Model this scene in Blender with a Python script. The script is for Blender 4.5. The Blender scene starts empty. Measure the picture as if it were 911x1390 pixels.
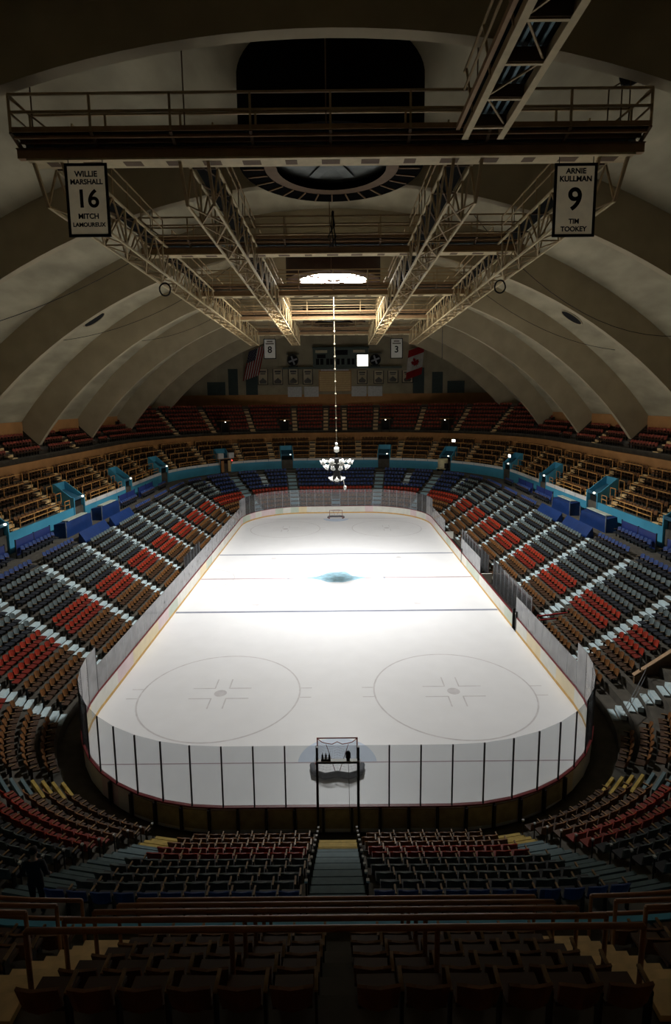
import bpy, math, random
from mathutils import Vector, Matrix
random.seed(7)
SC = bpy.context.scene
COL = SC.collection
PI = math.pi

# ------------------------------------------------------------------ camera, world, exposure
FPX, IMW, IMH, PCX, PCY = 729.87, 911, 1390, 455.5, 650.0
CAM = Vector((0.0697, -49.3374, 16.4652))
MR = Vector((0.99994999, -0.00031212, -0.00999622))
MU = Vector((0.00994216, 0.13937039, 0.99019041))
MF = Vector((-0.00108411, 0.99024027, -0.13936652))
cd = bpy.data.cameras.new('camera')
cam = bpy.data.objects.new('camera', cd); COL.objects.link(cam)
cd.sensor_fit = 'VERTICAL'; cd.sensor_height = 36.0; cd.lens = FPX / IMH * 36.0
cd.shift_x = 0.0; cd.shift_y = -(IMH / 2 - PCY) / IMH
cd.clip_start = 0.05; cd.clip_end = 400
cam.matrix_world = Matrix(((MR.x, MU.x, -MF.x, CAM.x), (MR.y, MU.y, -MF.y, CAM.y), (MR.z, MU.z, -MF.z, CAM.z), (0, 0, 0, 1)))
SC.camera = cam
w = bpy.data.worlds.new('world'); SC.world = w; w.use_nodes = True
w.node_tree.nodes['Background'].inputs[0].default_value = (0.01, 0.011, 0.012, 1)
w.node_tree.nodes['Background'].inputs[1].default_value = 0.2
SC.view_settings.view_transform = 'Standard'; SC.view_settings.look = 'None'
SC.view_settings.exposure = 0.0; SC.view_settings.gamma = 1.0; SC.view_settings.use_curve_mapping = False
LAMP_POWER = 55.0      # radiance of the big roof lamp's diffuser
for nm_, en_, sz_, bl_ in (('roof_lamp_wide', 31000, 115, 0.15), ('roof_lamp_narrow', 24000, 80, 1.0)):      # the lamps in the middle roof drum
    ld = bpy.data.lights.new(nm_, 'SPOT'); ld.energy = en_; ld.spot_size = math.radians(sz_); ld.spot_blend = bl_; ld.shadow_soft_size = 1.4; ld.color = (1.0, 0.995, 0.98)
    lo = bpy.data.objects.new(nm_, ld); COL.objects.link(lo); lo.location = (0, -0.4, 26.9)

def project(p):
    q = Vector(p) - CAM
    d = q.dot(MF)
    if d < 0.3: return None
    return PCX + FPX * q.dot(MR) / d, PCY - FPX * q.dot(MU) / d, d

# ------------------------------------------------------------------ materials
def lin(c):
    return tuple(((v / 255) / 12.92 if v / 255 <= 0.04045 else ((v / 255 + 0.055) / 1.055) ** 2.4) for v in c)
MATS = {}
def mat(name, rgb, rough=0.6, metal=0.0, var=0.12, scale=3.0, rnd=0.0, spec=0.4, bump=0.0, stretch=None):
    m = bpy.data.materials.new(name); m.use_nodes = True
    nt = m.node_tree; b = nt.nodes['Principled BSDF']
    c = lin(rgb)
    b.inputs['Roughness'].default_value = rough; b.inputs['Metallic'].default_value = metal
    b.inputs['Specular IOR Level'].default_value = spec
    geo = nt.nodes.new('ShaderNodeNewGeometry'); noi = nt.nodes.new('ShaderNodeTexNoise')
    noi.inputs['Scale'].default_value = scale; noi.inputs['Detail'].default_value = 4
    if stretch:
        mp = nt.nodes.new('ShaderNodeMapping'); mp.inputs['Scale'].default_value = stretch
        nt.links.new(geo.outputs['Position'], mp.inputs['Vector']); nt.links.new(mp.outputs['Vector'], noi.inputs['Vector'])
    else:
        nt.links.new(geo.outputs['Position'], noi.inputs['Vector'])
    mr = nt.nodes.new('ShaderNodeMapRange'); mr.inputs['From Min'].default_value = 0.3; mr.inputs['From Max'].default_value = 0.7
    mr.inputs['To Min'].default_value = 1 - var; mr.inputs['To Max'].default_value = 1 + var
    nt.links.new(noi.outputs['Fac'], mr.inputs['Value'])
    fac = mr.outputs['Result']
    if rnd:
        oi = nt.nodes.new('ShaderNodeObjectInfo'); mr2 = nt.nodes.new('ShaderNodeMapRange')
        mr2.inputs['To Min'].default_value = 1 - rnd; mr2.inputs['To Max'].default_value = 1 + rnd
        nt.links.new(oi.outputs['Random'], mr2.inputs['Value'])
        mu = nt.nodes.new('ShaderNodeMath'); mu.operation = 'MULTIPLY'
        nt.links.new(fac, mu.inputs[0]); nt.links.new(mr2.outputs['Result'], mu.inputs[1]); fac = mu.outputs['Value']
    vm = nt.nodes.new('ShaderNodeVectorMath'); vm.operation = 'SCALE'; vm.inputs[0].default_value = c
    nt.links.new(fac, vm.inputs['Scale']); nt.links.new(vm.outputs['Vector'], b.inputs['Base Color'])
    if bump:
        bp = nt.nodes.new('ShaderNodeBump'); bp.inputs['Strength'].default_value = bump
        nt.links.new(noi.outputs['Fac'], bp.inputs['Height']); nt.links.new(bp.outputs['Normal'], b.inputs['Normal'])
    MATS[name] = m
    return m
def emit(name, rgb, strength):
    m = bpy.data.materials.new(name); m.use_nodes = True
    nt = m.node_tree; nt.nodes.remove(nt.nodes['Principled BSDF'])
    e = nt.nodes.new('ShaderNodeEmission'); e.inputs[0].default_value = (*lin(rgb), 1); e.inputs[1].default_value = strength
    nt.links.new(e.outputs[0], nt.nodes['Material Output'].inputs[0])
    MATS[name] = m
    return m
def glass(name, haze, tint, ior):
    m = bpy.data.materials.new(name); m.use_nodes = True
    nt = m.node_tree; nt.nodes.remove(nt.nodes['Principled BSDF'])
    t = nt.nodes.new('ShaderNodeBsdfTransparent'); t.inputs[0].default_value = (*tint, 1)
    d = nt.nodes.new('ShaderNodeBsdfDiffuse'); d.inputs[0].default_value = (0.78, 0.79, 0.82, 1)
    tr = nt.nodes.new('ShaderNodeBsdfTranslucent'); tr.inputs[0].default_value = (0.78, 0.79, 0.82, 1)
    ad = nt.nodes.new('ShaderNodeMixShader'); ad.inputs[0].default_value = 0.2
    nt.links.new(d.outputs[0], ad.inputs[1]); nt.links.new(tr.outputs[0], ad.inputs[2])
    geo = nt.nodes.new('ShaderNodeNewGeometry'); noi = nt.nodes.new('ShaderNodeTexNoise'); noi.inputs['Scale'].default_value = 1.3
    nt.links.new(geo.outputs['Position'], noi.inputs['Vector'])
    mr = nt.nodes.new('ShaderNodeMapRange'); mr.inputs['To Min'].default_value = haze * 0.6; mr.inputs['To Max'].default_value = haze * 1.4
    nt.links.new(noi.outputs['Fac'], mr.inputs['Value'])
    mx = nt.nodes.new('ShaderNodeMixShader'); nt.links.new(mr.outputs[0], mx.inputs[0])
    nt.links.new(t.outputs[0], mx.inputs[1]); nt.links.new(ad.outputs[0], mx.inputs[2])
    g = nt.nodes.new('ShaderNodeBsdfGlossy'); g.inputs['Roughness'].default_value = 0.08
    fr = nt.nodes.new('ShaderNodeFresnel'); fr.inputs[0].default_value = ior
    m2 = nt.nodes.new('ShaderNodeMixShader'); nt.links.new(fr.outputs[0], m2.inputs[0])
    nt.links.new(mx.outputs[0], m2.inputs[1]); nt.links.new(g.outputs[0], m2.inputs[2])
    nt.links.new(m2.outputs[0], nt.nodes['Material Output'].inputs[0])
    MATS[name] = m
    return m

mat('concrete_shell', (168, 159, 132), 0.9, var=0.24, scale=0.5, bump=0.06, stretch=(1, 0.45, 1.5))
mat('concrete_rib', (176, 163, 134), 0.9, var=0.10, scale=0.6)
mat('terrace', (84, 80, 72), 0.9, var=0.25, scale=1.5)
mat('tan_paint', (168, 122, 74), 0.75, var=0.14, scale=1.2)
mat('tan_wall', (176, 128, 78), 0.8, var=0.12, scale=0.8)
mat('tan_step', (228, 198, 146), 0.8, var=0.15, scale=4)
mat('pier_dark', (62, 52, 42), 0.85)
mat('end_wall', (158, 148, 122), 0.9, var=0.15, scale=0.5)
mat('end_door', (58, 70, 66), 0.7)
mat('teal', (74, 158, 190), 0.55, var=0.08, scale=0.7)
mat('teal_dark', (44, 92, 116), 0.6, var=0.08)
mat('white_cap', (225, 225, 222), 0.6, var=0.05)
mat('near_black', (16, 16, 17), 0.95)  # near-black; in doorways and vents it stands for unlit depth
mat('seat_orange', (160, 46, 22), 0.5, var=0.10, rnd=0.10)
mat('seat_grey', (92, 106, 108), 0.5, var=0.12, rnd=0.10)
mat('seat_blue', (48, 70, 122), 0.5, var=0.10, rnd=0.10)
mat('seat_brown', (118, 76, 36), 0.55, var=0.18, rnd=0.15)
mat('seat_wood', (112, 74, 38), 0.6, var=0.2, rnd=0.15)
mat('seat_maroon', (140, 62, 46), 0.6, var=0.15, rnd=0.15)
mat('pan_dark', (34, 38, 46), 0.6, var=0.12, rnd=0.1)  # seat pans darkened so their colour carries the shade between rows
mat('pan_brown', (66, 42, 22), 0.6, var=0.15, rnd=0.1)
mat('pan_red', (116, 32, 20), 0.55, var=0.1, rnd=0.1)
mat('iron', (34, 33, 33), 0.6, metal=0.2)
mat('arm_wood', (146, 118, 84), 0.5)
mat('step_pale', (196, 216, 222), 0.7, var=0.10, scale=5)
mat('step_teal', (140, 168, 178), 0.7, var=0.12, scale=5)
mat('step_dark', (86, 106, 110), 0.7, var=0.12, scale=5)
mat('step_yellow', (196, 166, 84), 0.7, var=0.15, scale=5)
mat('ice', (232, 233, 236), 0.42, var=0.018, scale=0.8, spec=0.25)
mat('ice_blue', (128, 134, 152), 0.45, var=0.12, scale=2, spec=0.25)
mat('ice_red', (176, 160, 164), 0.45, var=0.10, scale=2, spec=0.25)
mat('ice_circle', (206, 204, 207), 0.45, var=0.10, scale=2, spec=0.25)
mat('ice_crease', (196, 210, 230), 0.45, var=0.05, scale=2, spec=0.25)
mat('ice_logo', (160, 200, 218), 0.45, var=0.3, scale=1.6, spec=0.25)
mat('board_white', (222, 222, 214), 0.5, var=0.07, scale=1.5)
mat('board_green', (196, 206, 192), 0.5, var=0.08, scale=1.5)
mat('board_pink', (222, 204, 206), 0.5, var=0.06, scale=1.5)
mat('board_cream', (228, 214, 180), 0.5, var=0.06, scale=1.5)
mat('kick_yellow', (204, 164, 92), 0.5, var=0.1)
mat('cap_red', (116, 32, 34), 0.45)
mat('board_back', (160, 148, 104), 0.8, var=0.2)
mat('stud', (40, 38, 36), 0.7)
mat('alu', (176, 180, 186), 0.35, metal=0.6)
mat('post_black', (18, 18, 19), 0.5)
glass('pane_side', 0.42, (0.93, 0.94, 0.96), 1.45)
glass('pane_far', 0.09, (0.93, 0.94, 0.96), 1.3)
glass('pane_end', 0.05, (0.81, 0.825, 0.835), 1.03)
mat('steel_tan', (174, 150, 110), 0.6, var=0.12)
mat('steel_pale', (206, 188, 146), 0.6, var=0.10)
mat('steel_dark', (108, 86, 62), 0.7, var=0.12)
mat('steel_brown', (160, 128, 92), 0.65, var=0.12)
mat('grating', (24, 25, 23), 0.85, spec=0.08)
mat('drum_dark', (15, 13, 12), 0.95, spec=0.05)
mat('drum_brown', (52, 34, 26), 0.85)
mat('drum_disc', (120, 124, 120), 0.7, var=0.35, scale=0.9)
mat('cable', (22, 22, 22), 0.7)
mat('rope_pale', (150, 142, 118), 0.7)
mat('horn_white', (236, 236, 230), 0.5, var=0.04)
mat('banner_cloth', (226, 214, 184), 0.8, var=0.06)
mat('banner_white', (222, 222, 216), 0.8, var=0.05)
mat('print_black', (14, 13, 16), 0.7)
mat('print_grey', (96, 92, 84), 0.7)
mat('flag_red', (168, 36, 36), 0.8)
mat('flag_white', (216, 212, 204), 0.8)
mat('flag_blue', (30, 38, 72), 0.8)
mat('score_green', (86, 96, 88), 0.7, var=0.1)
mat('louver_tan', (206, 178, 128), 0.7, var=0.08)
mat('paper', (196, 196, 192), 0.8)
mat('tarp_blue', (20, 50, 104), 0.5, var=0.15, scale=1.5)
mat('box_blue', (36, 52, 110), 0.35, var=0.1)
mat('rail_brown', (150, 108, 74), 0.45, var=0.12, scale=6)
mat('rail_tan', (212, 158, 88), 0.5, var=0.12, scale=4)
mat('red_paint', (150, 30, 34), 0.5)
mat('net_cord', (200, 200, 200), 0.8)
mat('goal_pipe', (120, 40, 38), 0.4)
mat('goal_pad', (96, 100, 106), 0.7)
mat('skin', (176, 132, 108), 0.6, var=0.05)
mat('jacket', (26, 27, 30), 0.85)
mat('trousers', (24, 26, 34), 0.9)
mat('hair', (40, 30, 24), 0.8)
mat('shoe', (18, 17, 17), 0.6)
mat('cream_box', (222, 214, 170), 0.6)
emit('lamp_glow', (255, 250, 240), LAMP_POWER)
emit('bulb', (255, 244, 214), 4.0)
emit('bulb_red', (255, 60, 50), 4.0)
emit('lit_panel', (255, 253, 240), 3.0)

for nm_ in ('banner_cloth', 'banner_white', 'flag_red', 'flag_white', 'flag_blue'):
    nt = MATS[nm_].node_tree; b_ = nt.nodes['Principled BSDF']; tr_ = nt.nodes.new('ShaderNodeBsdfTranslucent'); mx_ = nt.nodes.new('ShaderNodeMixShader'); mx_.inputs[0].default_value = 0.5
    lk = b_.inputs['Base Color'].links[0].from_socket; nt.links.new(lk, tr_.inputs[0])
    nt.links.new(b_.outputs[0], mx_.inputs[1]); nt.links.new(tr_.outputs[0], mx_.inputs[2]); nt.links.new(mx_.outputs[0], nt.nodes['Material Output'].inputs[0])
# ------------------------------------------------------------------ mesh helpers
class MB:
    def __init__(s): s.v = []; s.f = []; s.m = []
    def add(s, vs, fs, mi=0):
        n = len(s.v); s.v += [tuple(q) for q in vs]
        for f in fs: s.f.append(tuple(i + n for i in f)); s.m.append(mi)
        return s
    def box(s, c, d, M=None, mi=0):
        x, y, z = d[0] / 2, d[1] / 2, d[2] / 2
        vs = [Vector((a * x, b * y, e * z)) for a in (-1, 1) for b in (-1, 1) for e in (-1, 1)]
        if M is not None: vs = [M @ q for q in vs]
        c = Vector(c)
        return s.add([q + c for q in vs], [(0, 1, 3, 2), (4, 6, 7, 5), (0, 4, 5, 1), (2, 3, 7, 6), (0, 2, 6, 4), (1, 5, 7, 3)], mi)
    def bar(s, p, q, wd, ht=None, mi=0):
        p, q = Vector(p), Vector(q); d = q - p
        return s.box((p + q) / 2, (wd, d.length, ht or wd), d.to_track_quat('Y', 'Z').to_matrix(), mi)
    def tube(s, pts, r, n=6, mi=0, closed=False):
        pts = [Vector(q) for q in pts]; N = len(pts); rings = []
        for i, q in enumerate(pts):
            a = pts[(i - 1) % N] if (closed or i > 0) else q
            b = pts[(i + 1) % N] if (closed or i < N - 1) else q
            M = (b - a).to_track_quat('Z', 'Y').to_matrix()
            rr = r[i] if isinstance(r, (list, tuple)) else r
            rings.append([q + M @ Vector((rr * math.cos(2 * PI * k / n), rr * math.sin(2 * PI * k / n), 0)) for k in range(n)])
        vs = [x for rg in rings for x in rg]; fs = []
        for i in range(N if closed else N - 1):
            j = (i + 1) % N
            for k in range(n): fs.append((i * n + k, i * n + (k + 1) % n, j * n + (k + 1) % n, j * n + k))
        if not closed: fs += [tuple(range(n - 1, -1, -1)), tuple((N - 1) * n + k for k in range(n))]
        return s.add(vs, fs, mi)
    def prism(s, pts, t, M=None, c=(0, 0, 0), mi=0):     # outline in local XZ, thickness t along local Y
        n = len(pts); vs = [Vector((a, -t / 2, b)) for a, b in pts] + [Vector((a, t / 2, b)) for a, b in pts]
        if M is not None: vs = [M @ q for q in vs]
        c = Vector(c); vs = [q + c for q in vs]
        fs = [tuple(range(n)), tuple(range(2 * n - 1, n - 1, -1))] + [(i, i + n, (i + 1) % n + n, (i + 1) % n) for i in range(n)]
        return s.add(vs, fs, mi)
    def lathe(s, prof, n=24, c=(0, 0, 0), mi=0, cap=False):
        c = Vector(c); vs = []; fs = []; P = len(prof)
        for k in range(n):
            a = 2 * PI * k / n
            vs += [c + Vector((r * math.cos(a), r * math.sin(a), z)) for r, z in prof]
        for k in range(n):
            j = (k + 1) % n
            for i in range(P - 1): fs.append((k * P + i, j * P + i, j * P + i + 1, k * P + i + 1))
        if cap: fs += [tuple(k * P for k in range(n - 1, -1, -1)), tuple(k * P + P - 1 for k in range(n))]
        return s.add(vs, fs, mi)
    def mesh(s, name, mats, smooth=False):
        me = bpy.data.meshes.new(name); me.from_pydata(s.v, [], s.f)
        for m in (mats if isinstance(mats, (list, tuple)) else [mats]): me.materials.append(MATS[m])
        if any(s.m): me.polygons.foreach_set('material_index', s.m)
        if smooth: me.polygons.foreach_set('use_smooth', [True] * len(s.f))
        me.update(); return me
    def build(s, name, mats, parent=None, loc=(0, 0, 0), smooth=False):
        return put(name, s.mesh(name, mats, smooth), parent, loc)

def put(name, data, parent=None, loc=(0, 0, 0), rot=None, scale=None):
    o = bpy.data.objects.new(name, data); COL.objects.link(o)
    if parent is not None: o.parent = parent
    o.location = loc
    if rot is not None:
        if isinstance(rot, (int, float)): o.rotation_euler = (0, 0, rot)
        else: o.rotation_mode = 'QUATERNION'; o.rotation_quaternion = rot
    if scale is not None: o.scale = scale
    return o
def tag(o, label, cat=None, group=None, kind=None):
    if label: o['label'] = label
    if cat: o['category'] = cat
    if group: o['group'] = group
    if kind: o['kind'] = kind
    return o
def thing(name, label, cat, loc=(0, 0, 0), rot=0, group=None, kind=None):
    o = bpy.data.objects.new(name, None); COL.objects.link(o); o.location = loc; o.rotation_euler = (0, 0, rot)
    o.empty_display_size = 0.2
    return tag(o, label, cat, group, kind)
CUBES = {}
def cube(m):
    if m not in CUBES: CUBES[m] = MB().box((0, 0, 0), (1, 1, 1)).mesh('piece_' + m, m)
    return CUBES[m]
PIPES = {}
def pipe(m):
    if m not in PIPES: PIPES[m] = MB().tube([(0, -0.5, 0), (0, 0.5, 0)], 0.5, 8).mesh('pipe_' + m, m, True)
    return PIPES[m]
def bar(name, p, q, wd, m, parent, ht=None, round_=False):   # p, q in the parent's own frame
    p, q = Vector(p), Vector(q); d = q - p
    return put(name, pipe(m) if round_ else cube(m), parent, (p + q) / 2, d.to_track_quat('Y', 'Z'), (wd, d.length, ht or wd))
def blk(name, c, d, m, parent, rot=None): return put(name, cube(m), parent, c, rot, d)

ORD = ['first', 'second', 'third', 'fourth', 'fifth', 'sixth', 'seventh', 'eighth', 'ninth', 'tenth', 'eleventh', 'twelfth', 'thirteenth', 'fourteenth', 'fifteenth', 'sixteenth', 'seventeenth', 'eighteenth', 'nineteenth']
def ordw(i):
    if i < 19: return ORD[i]
    t = {2: 'twent', 3: 'thirt', 4: 'fort', 5: 'fift', 6: 'sixt', 7: 'sevent', 8: 'eight', 9: 'ninet'}[min(9, (i + 1) // 10)]
    return t + 'ieth' if (i + 1) % 10 == 0 else t + 'y-' + ORD[(i + 1) % 10 - 1]

# ------------------------------------------------------------------ the oval of the rink and its offsets
A, B, RC = 12.9, 30.48, 8.5
HX, HY = A - RC, B - RC
def lens(o):
    c = (RC + o) * PI / 2
    return [HX, c, 2 * HY, c, 2 * HX, c, 2 * HY, c, HX]
def at(pc, f, o):
    if o > 9.6 and o < 15.5 and pc in (0, 1, 7, 8):      # the near upper deck stands a little closer to the ice
        w_ = 1.0 if pc in (0, 8) else min(1.0, (1 - f if pc == 1 else f) * 2.2)
        g_ = min(1.0, (o - 9.6) / 1.8) * min(1.0, (15.5 - o) / 0.6)
        o = o - 1.2 * w_ * g_
    R_ = RC + o
    if pc == 0: return (-HX * f, -(B + o)), (0, -1)
    if pc == 8: return (HX * (1 - f), -(B + o)), (0, -1)
    if pc == 2: return (-(A + o), -HY + 2 * HY * f), (-1, 0)
    if pc == 6: return ((A + o), HY - 2 * HY * f), (1, 0)
    if pc == 4: return (-HX + 2 * HX * f, B + o), (0, 1)
    g = f * PI / 2 if pc in (1, 5) else (1 - f) * PI / 2
    sx = -1 if pc in (1, 3) else 1; sy = -1 if pc in (1, 7) else 1
    n = (sx * math.sin(g), sy * math.cos(g))
    return (sx * HX + R_ * n[0], sy * HY + R_ * n[1]), n
def stn(pc, f, o):
    L = lens(o); return sum(L[:pc]) + f * L[pc]
def unstn(l, o):
    L = lens(o)
    if l < 0: l += sum(L)
    for i, x in enumerate(L):
        if l <= x or i == 8: return i, min(1, max(0, l / x))
        l -= x
def side(y, left): return (2, (y + HY) / (2 * HY)) if left else (6, (HY - y) / (2 * HY))
def corner(ang, c):   # c in NL FL FR NR, ang from the end axis
    return {'NL': (1, ang / 90), 'FL': (3, 1 - ang / 90), 'FR': (5, ang / 90), 'NR': (7, 1 - ang / 90)}[c]
def endx(x, far):
    if far: return (4, (x + HX) / (2 * HX))
    return (0, -x / HX) if x <= 0 else (8, 1 - x / HX)
def rotn(n): return math.atan2(-n[0], n[1])
REG = ['near-end', 'near-left corner', 'left-side', 'far-left corner', 'far-end', 'far-right corner', 'right-side', 'near-right corner', 'near-end']
def samples(step=1.6):
    out = []
    for pc in range(9):
        n = {0: 2, 8: 2, 4: 3, 2: 8, 6: 8}.get(pc, 22)
        out += [(pc, i / n) for i in range(n)]
    return out
def ring(prof, sts=None, closed=True):     # sweep a profile of (offset, z) round the oval
    mb = MB(); sts = sts or samples(); n = len(prof); vs = []
    for pc, f in sts:
        for o, z in prof:
            (x, y), _ = at(pc, f, o); vs.append((x, y, z))
    N = len(sts); fs = []
    for i in range(N if closed else N - 1):
        j = (i + 1) % N
        for k in range(n - 1): fs.append((i * n + k, i * n + k + 1, j * n + k + 1, j * n + k))
    return mb.add(vs, fs)

# ------------------------------------------------------------------ setting: floor, ice, terraces, walls
ice = ring([(0.0, 0.0), (0.0, -0.12)])
ice.add([(*at(pc, f, 0.0)[0], 0.0) for pc, f in samples()], [tuple(range(len(samples())))])
floor = ice.build('floor', 'ice'); tag(floor, 'white sheet of ice filling the oval rink', 'ice', kind='structure')
base = MB().box((0, 0, -0.3), (74, 136, 0.3)).build('floor_apron', 'terrace'); tag(base, 'dark concrete floor under the stands around the ice', 'floor', kind='structure')

FT = 0.3048
def flat(name, mb, m): return mb.build(name, m, floor)
def hline(name, x0, x1, y, wd, m, z=0.004): return flat(name, MB().box(((x0 + x1) / 2, y, z / 2), (x1 - x0, wd, z)), m)
hline('blue_line', -12.86, 12.86, -27 * FT, 0.3, 'ice_blue'); hline('blue_line', -12.86, 12.86, 27 * FT, 0.3, 'ice_blue')
hline('center_line', -12.86, 12.86, 0, 0.3, 'ice_red')
for s in (-1, 1):
    gx = HX + math.sqrt(RC ** 2 - (87 * FT - HY) ** 2) - 0.05
    hline('goal_line', -gx, gx, s * 87 * FT, 0.07, 'ice_red')
def annulus(cx, cy, r, wd, z=0.004, n=64, a0=0, a1=2 * PI):
    mb = MB(); vs = []; full = abs(a1 - a0 - 2 * PI) < 1e-6; N = n if full else n + 1
    for k in range(N):
        a = a0 + (a1 - a0) * k / n; ca, sa = math.cos(a), math.sin(a)
        vs += [(cx + (r - wd / 2) * ca, cy + (r - wd / 2) * sa, z), (cx + (r + wd / 2) * ca, cy + (r + wd / 2) * sa, z)]
    fs = [(2 * k, 2 * k + 1, 2 * ((k + 1) % N) + 1, 2 * ((k + 1) % N)) for k in range(n)]
    return mb.add(vs, fs)
def disc(cx, cy, r, z=0.004, n=32, a0=0, a1=2 * PI):
    return MB().add([(cx + r * math.cos(a0 + (a1 - a0) * k / n), cy + r * math.sin(a0 + (a1 - a0) * k / n), z) for k in range(n + (0 if a1 - a0 > 6.2 else 1))], [tuple(range(n + (0 if a1 - a0 > 6.2 else 1)))])
for sx in (-1, 1):
    for sy in (-1, 1):
        cx, cy = sx * 22 * FT, sy * 67 * FT
        flat('faceoff_circle', annulus(cx, cy, 15 * FT, 0.09), 'ice_circle')
        flat('faceoff_dot', disc(cx, cy, 0.36), 'ice_circle')
        for ax_ in (-1, 1):
            for ay in (-1, 1):
                flat('faceoff_mark', MB().box((cx + ax_ * 1.05, cy + ay * 0.55, 0.002), (1.3, 0.07, 0.004)).box((cx + ax_ * 0.42, cy + ay * 1.05, 0.002), (0.07, 1.05, 0.004)), 'ice_circle')
            for dy in (-0.5, 0.5):
                flat('hash_mark', MB().box((cx + ax_ * (15 * FT + 0.35), cy + dy, 0.002), (0.65, 0.07, 0.004)), 'ice_circle')
        flat('neutral_dot', disc(cx, sy * 22 * FT, 0.3), 'ice_circle')
for s in (-1, 1):
    flat('goal_crease', disc(0, s * 87 * FT, 1.83, 0.003, 32, PI if s > 0 else 0, 2 * PI if s > 0 else PI), 'ice_crease')
flat('referee_crease', annulus(-A + 0.1, 0, 3.05, 0.09, 0.003, 32, -PI / 2, PI / 2), 'ice_circle')
flat('center_circle', annulus(0, 0, 15 * FT, 0.12), 'ice_crease')
lg = [(-3.0, 0.1), (-1.7, 0.55), (-0.7, 1.7), (0.9, 1.9), (1.5, 0.6), (2.9, 0.05), (1.7, -0.6), (0.6, -1.3), (-0.8, -1.2), (-1.5, -0.5)]
flat('center_emblem', MB().add([(x, y, 0.006) for x, y in lg], [tuple(range(len(lg)))]), 'ice_logo')

TL = dict(o0=1.2, z0=0.55, t=0.745, r=0.5, n=10)
prof = [(0.3, 0.0), (TL['o0'], 0.0)]
for k in range(10): prof += [(TL['o0'] + k * .745, .55 + k * .5), (TL['o0'] + (k + 1) * .745, .55 + k * .5)]
prof += [(8.65, 5.25), (9.3, 5.25), (9.3, 5.55), (11.5, 5.55)]
t1 = ring(prof).build('floor_lower_terrace', 'terrace'); tag(t1, 'dark stepped concrete terrace carrying the lower seats', 'terrace', kind='structure')
TU = dict(o0=11.75, z0=7.0, t=0.76, r=0.69, n=5)
prof = [(11.5, 5.5), (11.5, 7.0)]
for k in range(5): prof += [(11.75 + k * .76, 7.0 + k * .69), (11.75 + (k + 1) * .76, 7.0 + k * .69)]
prof += [(15.6, 9.9)]
t2 = ring(prof).build('floor_upper_terrace', 'terrace'); tag(t2, 'dark stepped terrace of the upper deck above the blue wall', 'terrace', kind='structure')
pp = ring([(15.6, 9.7), (15.6, 11.3), (15.8, 11.3), (15.8, 11.1), (16.4, 11.1)]).build('wall_parapet', 'tan_wall'); tag(pp, 'tan parapet wall behind the upper deck rows', 'wall', kind='structure')
prof = [(16.4, 11.1)]
for k in range(7): prof += [(16.4 + k * .8, 11.7 + k * .62), (16.4 + (k + 1) * .8, 11.7 + k * .62)]
prof += [(22.0, 16.04), (30, 16.04)]
t3 = ring(prof).build('floor_top_terrace', 'terrace'); tag(t3, 'dark stepped terrace of the topmost tier under the roof', 'terrace', kind='structure')

# roof shell and ribs
ZC, RIN, ROUT = -8.5, 36.8, 39.45
def arc(R_, a): return (R_ * math.sin(a), ZC + R_ * math.cos(a))
Y0S, Y1S = -66.0, 53.4
mb = MB(); N = 72; AM = math.radians(58.5)
ys = [Y0S + (Y1S - Y0S) * i / 12 for i in range(13)]
vs = []
for y in ys:
    for R_ in (ROUT, ROUT + 0.25):
        for k in range(N + 1):
            x, z = arc(R_, -AM + 2 * AM * k / N); vs.append((x, y, z))
W_ = 2 * (N + 1); fs = []
for i in range(12):
    for h in (0, 1):
        for k in range(N):
            q = (i * W_ + h * (N + 1) + k, i * W_ + h * (N + 1) + k + 1, (i + 1) * W_ + h * (N + 1) + k + 1, (i + 1) * W_ + h * (N + 1) + k)
            fs.append(q if h else q[::-1])
mb.add(vs, fs)
ceiling = mb.build('ceiling', 'concrete_shell', smooth=True); tag(ceiling, 'pale concrete barrel vault roof with deep arched ribs', 'ceiling', kind='structure')
mb = MB(); N = 64; AR = math.radians(55.6); vs = []
for y in (-0.25, 0.25):
    for R_ in (RIN, ROUT + 0.1):
        for k in range(N + 1):
            x, z = arc(R_, -AR + 2 * AR * k / N); vs.append((x, y, z))
n1 = N + 1; fs = []
for k in range(N):
    i0, o0, i1, o1 = k, n1 + k, 2 * n1 + k, 3 * n1 + k
    fs += [(i0, i0 + 1, o0 + 1, o0), (i1 + 1, i1, o1, o1 + 1), (i0 + 1, i0, i1, i1 + 1)]
fs += [(0, n1, 3 * n1, 2 * n1), (N, 2 * n1 + N, 3 * n1 + N, n1 + N)]
ribm = mb.add(vs, fs).mesh('rib', 'concrete_rib')
RIBS = [-54.4, -42.4, -30.15, -18.2, -6.3, 5.7, 17.7, 29.7, 41.7]
for y in RIBS:
    rb = put('rib', ribm, ceiling, (0, y, 0))
    if y > -35:
        for s in (-1, 1):
            put('rib_pier', MB().prism([(30.15 * s, 10.2), (30.15 * s, 12.5), (32.3 * s, 14.6), (32.3 * s, 10.2)], 0.62).mesh('rib_pier', 'pier_dark'), ceiling, (0, y, 0))
for s in (-1, 1):
    wl = MB().box((s * 31.85, (Y0S + 53.4) / 2, 12.6), (0.3, 53.4 - Y0S, 4.6)).build('wall_left' if s < 0 else 'wall_right', 'tan_wall')
    tag(wl, 'tan wall under the roof edge along the %s top tier' % ('left' if s < 0 else 'right'), 'wall', kind='structure')
ew = MB()
pts = [(-35, 14.0)] + [arc(ROUT + .05, -AM + 2 * AM * k / 60) for k in range(61)] + [(35, 14.0)]
ew.prism(pts, 0.3, c=(0, 53.5, 0))
endw = ew.build('wall_far', 'end_wall'); tag(endw, 'dim grey end wall under the far roof arch', 'wall', kind='structure')
put('lower_band', MB().box((0, 53.3, 17.1), (64, 0.12, 2.1)).mesh('lower_band', 'tan_wall'), endw)
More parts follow.
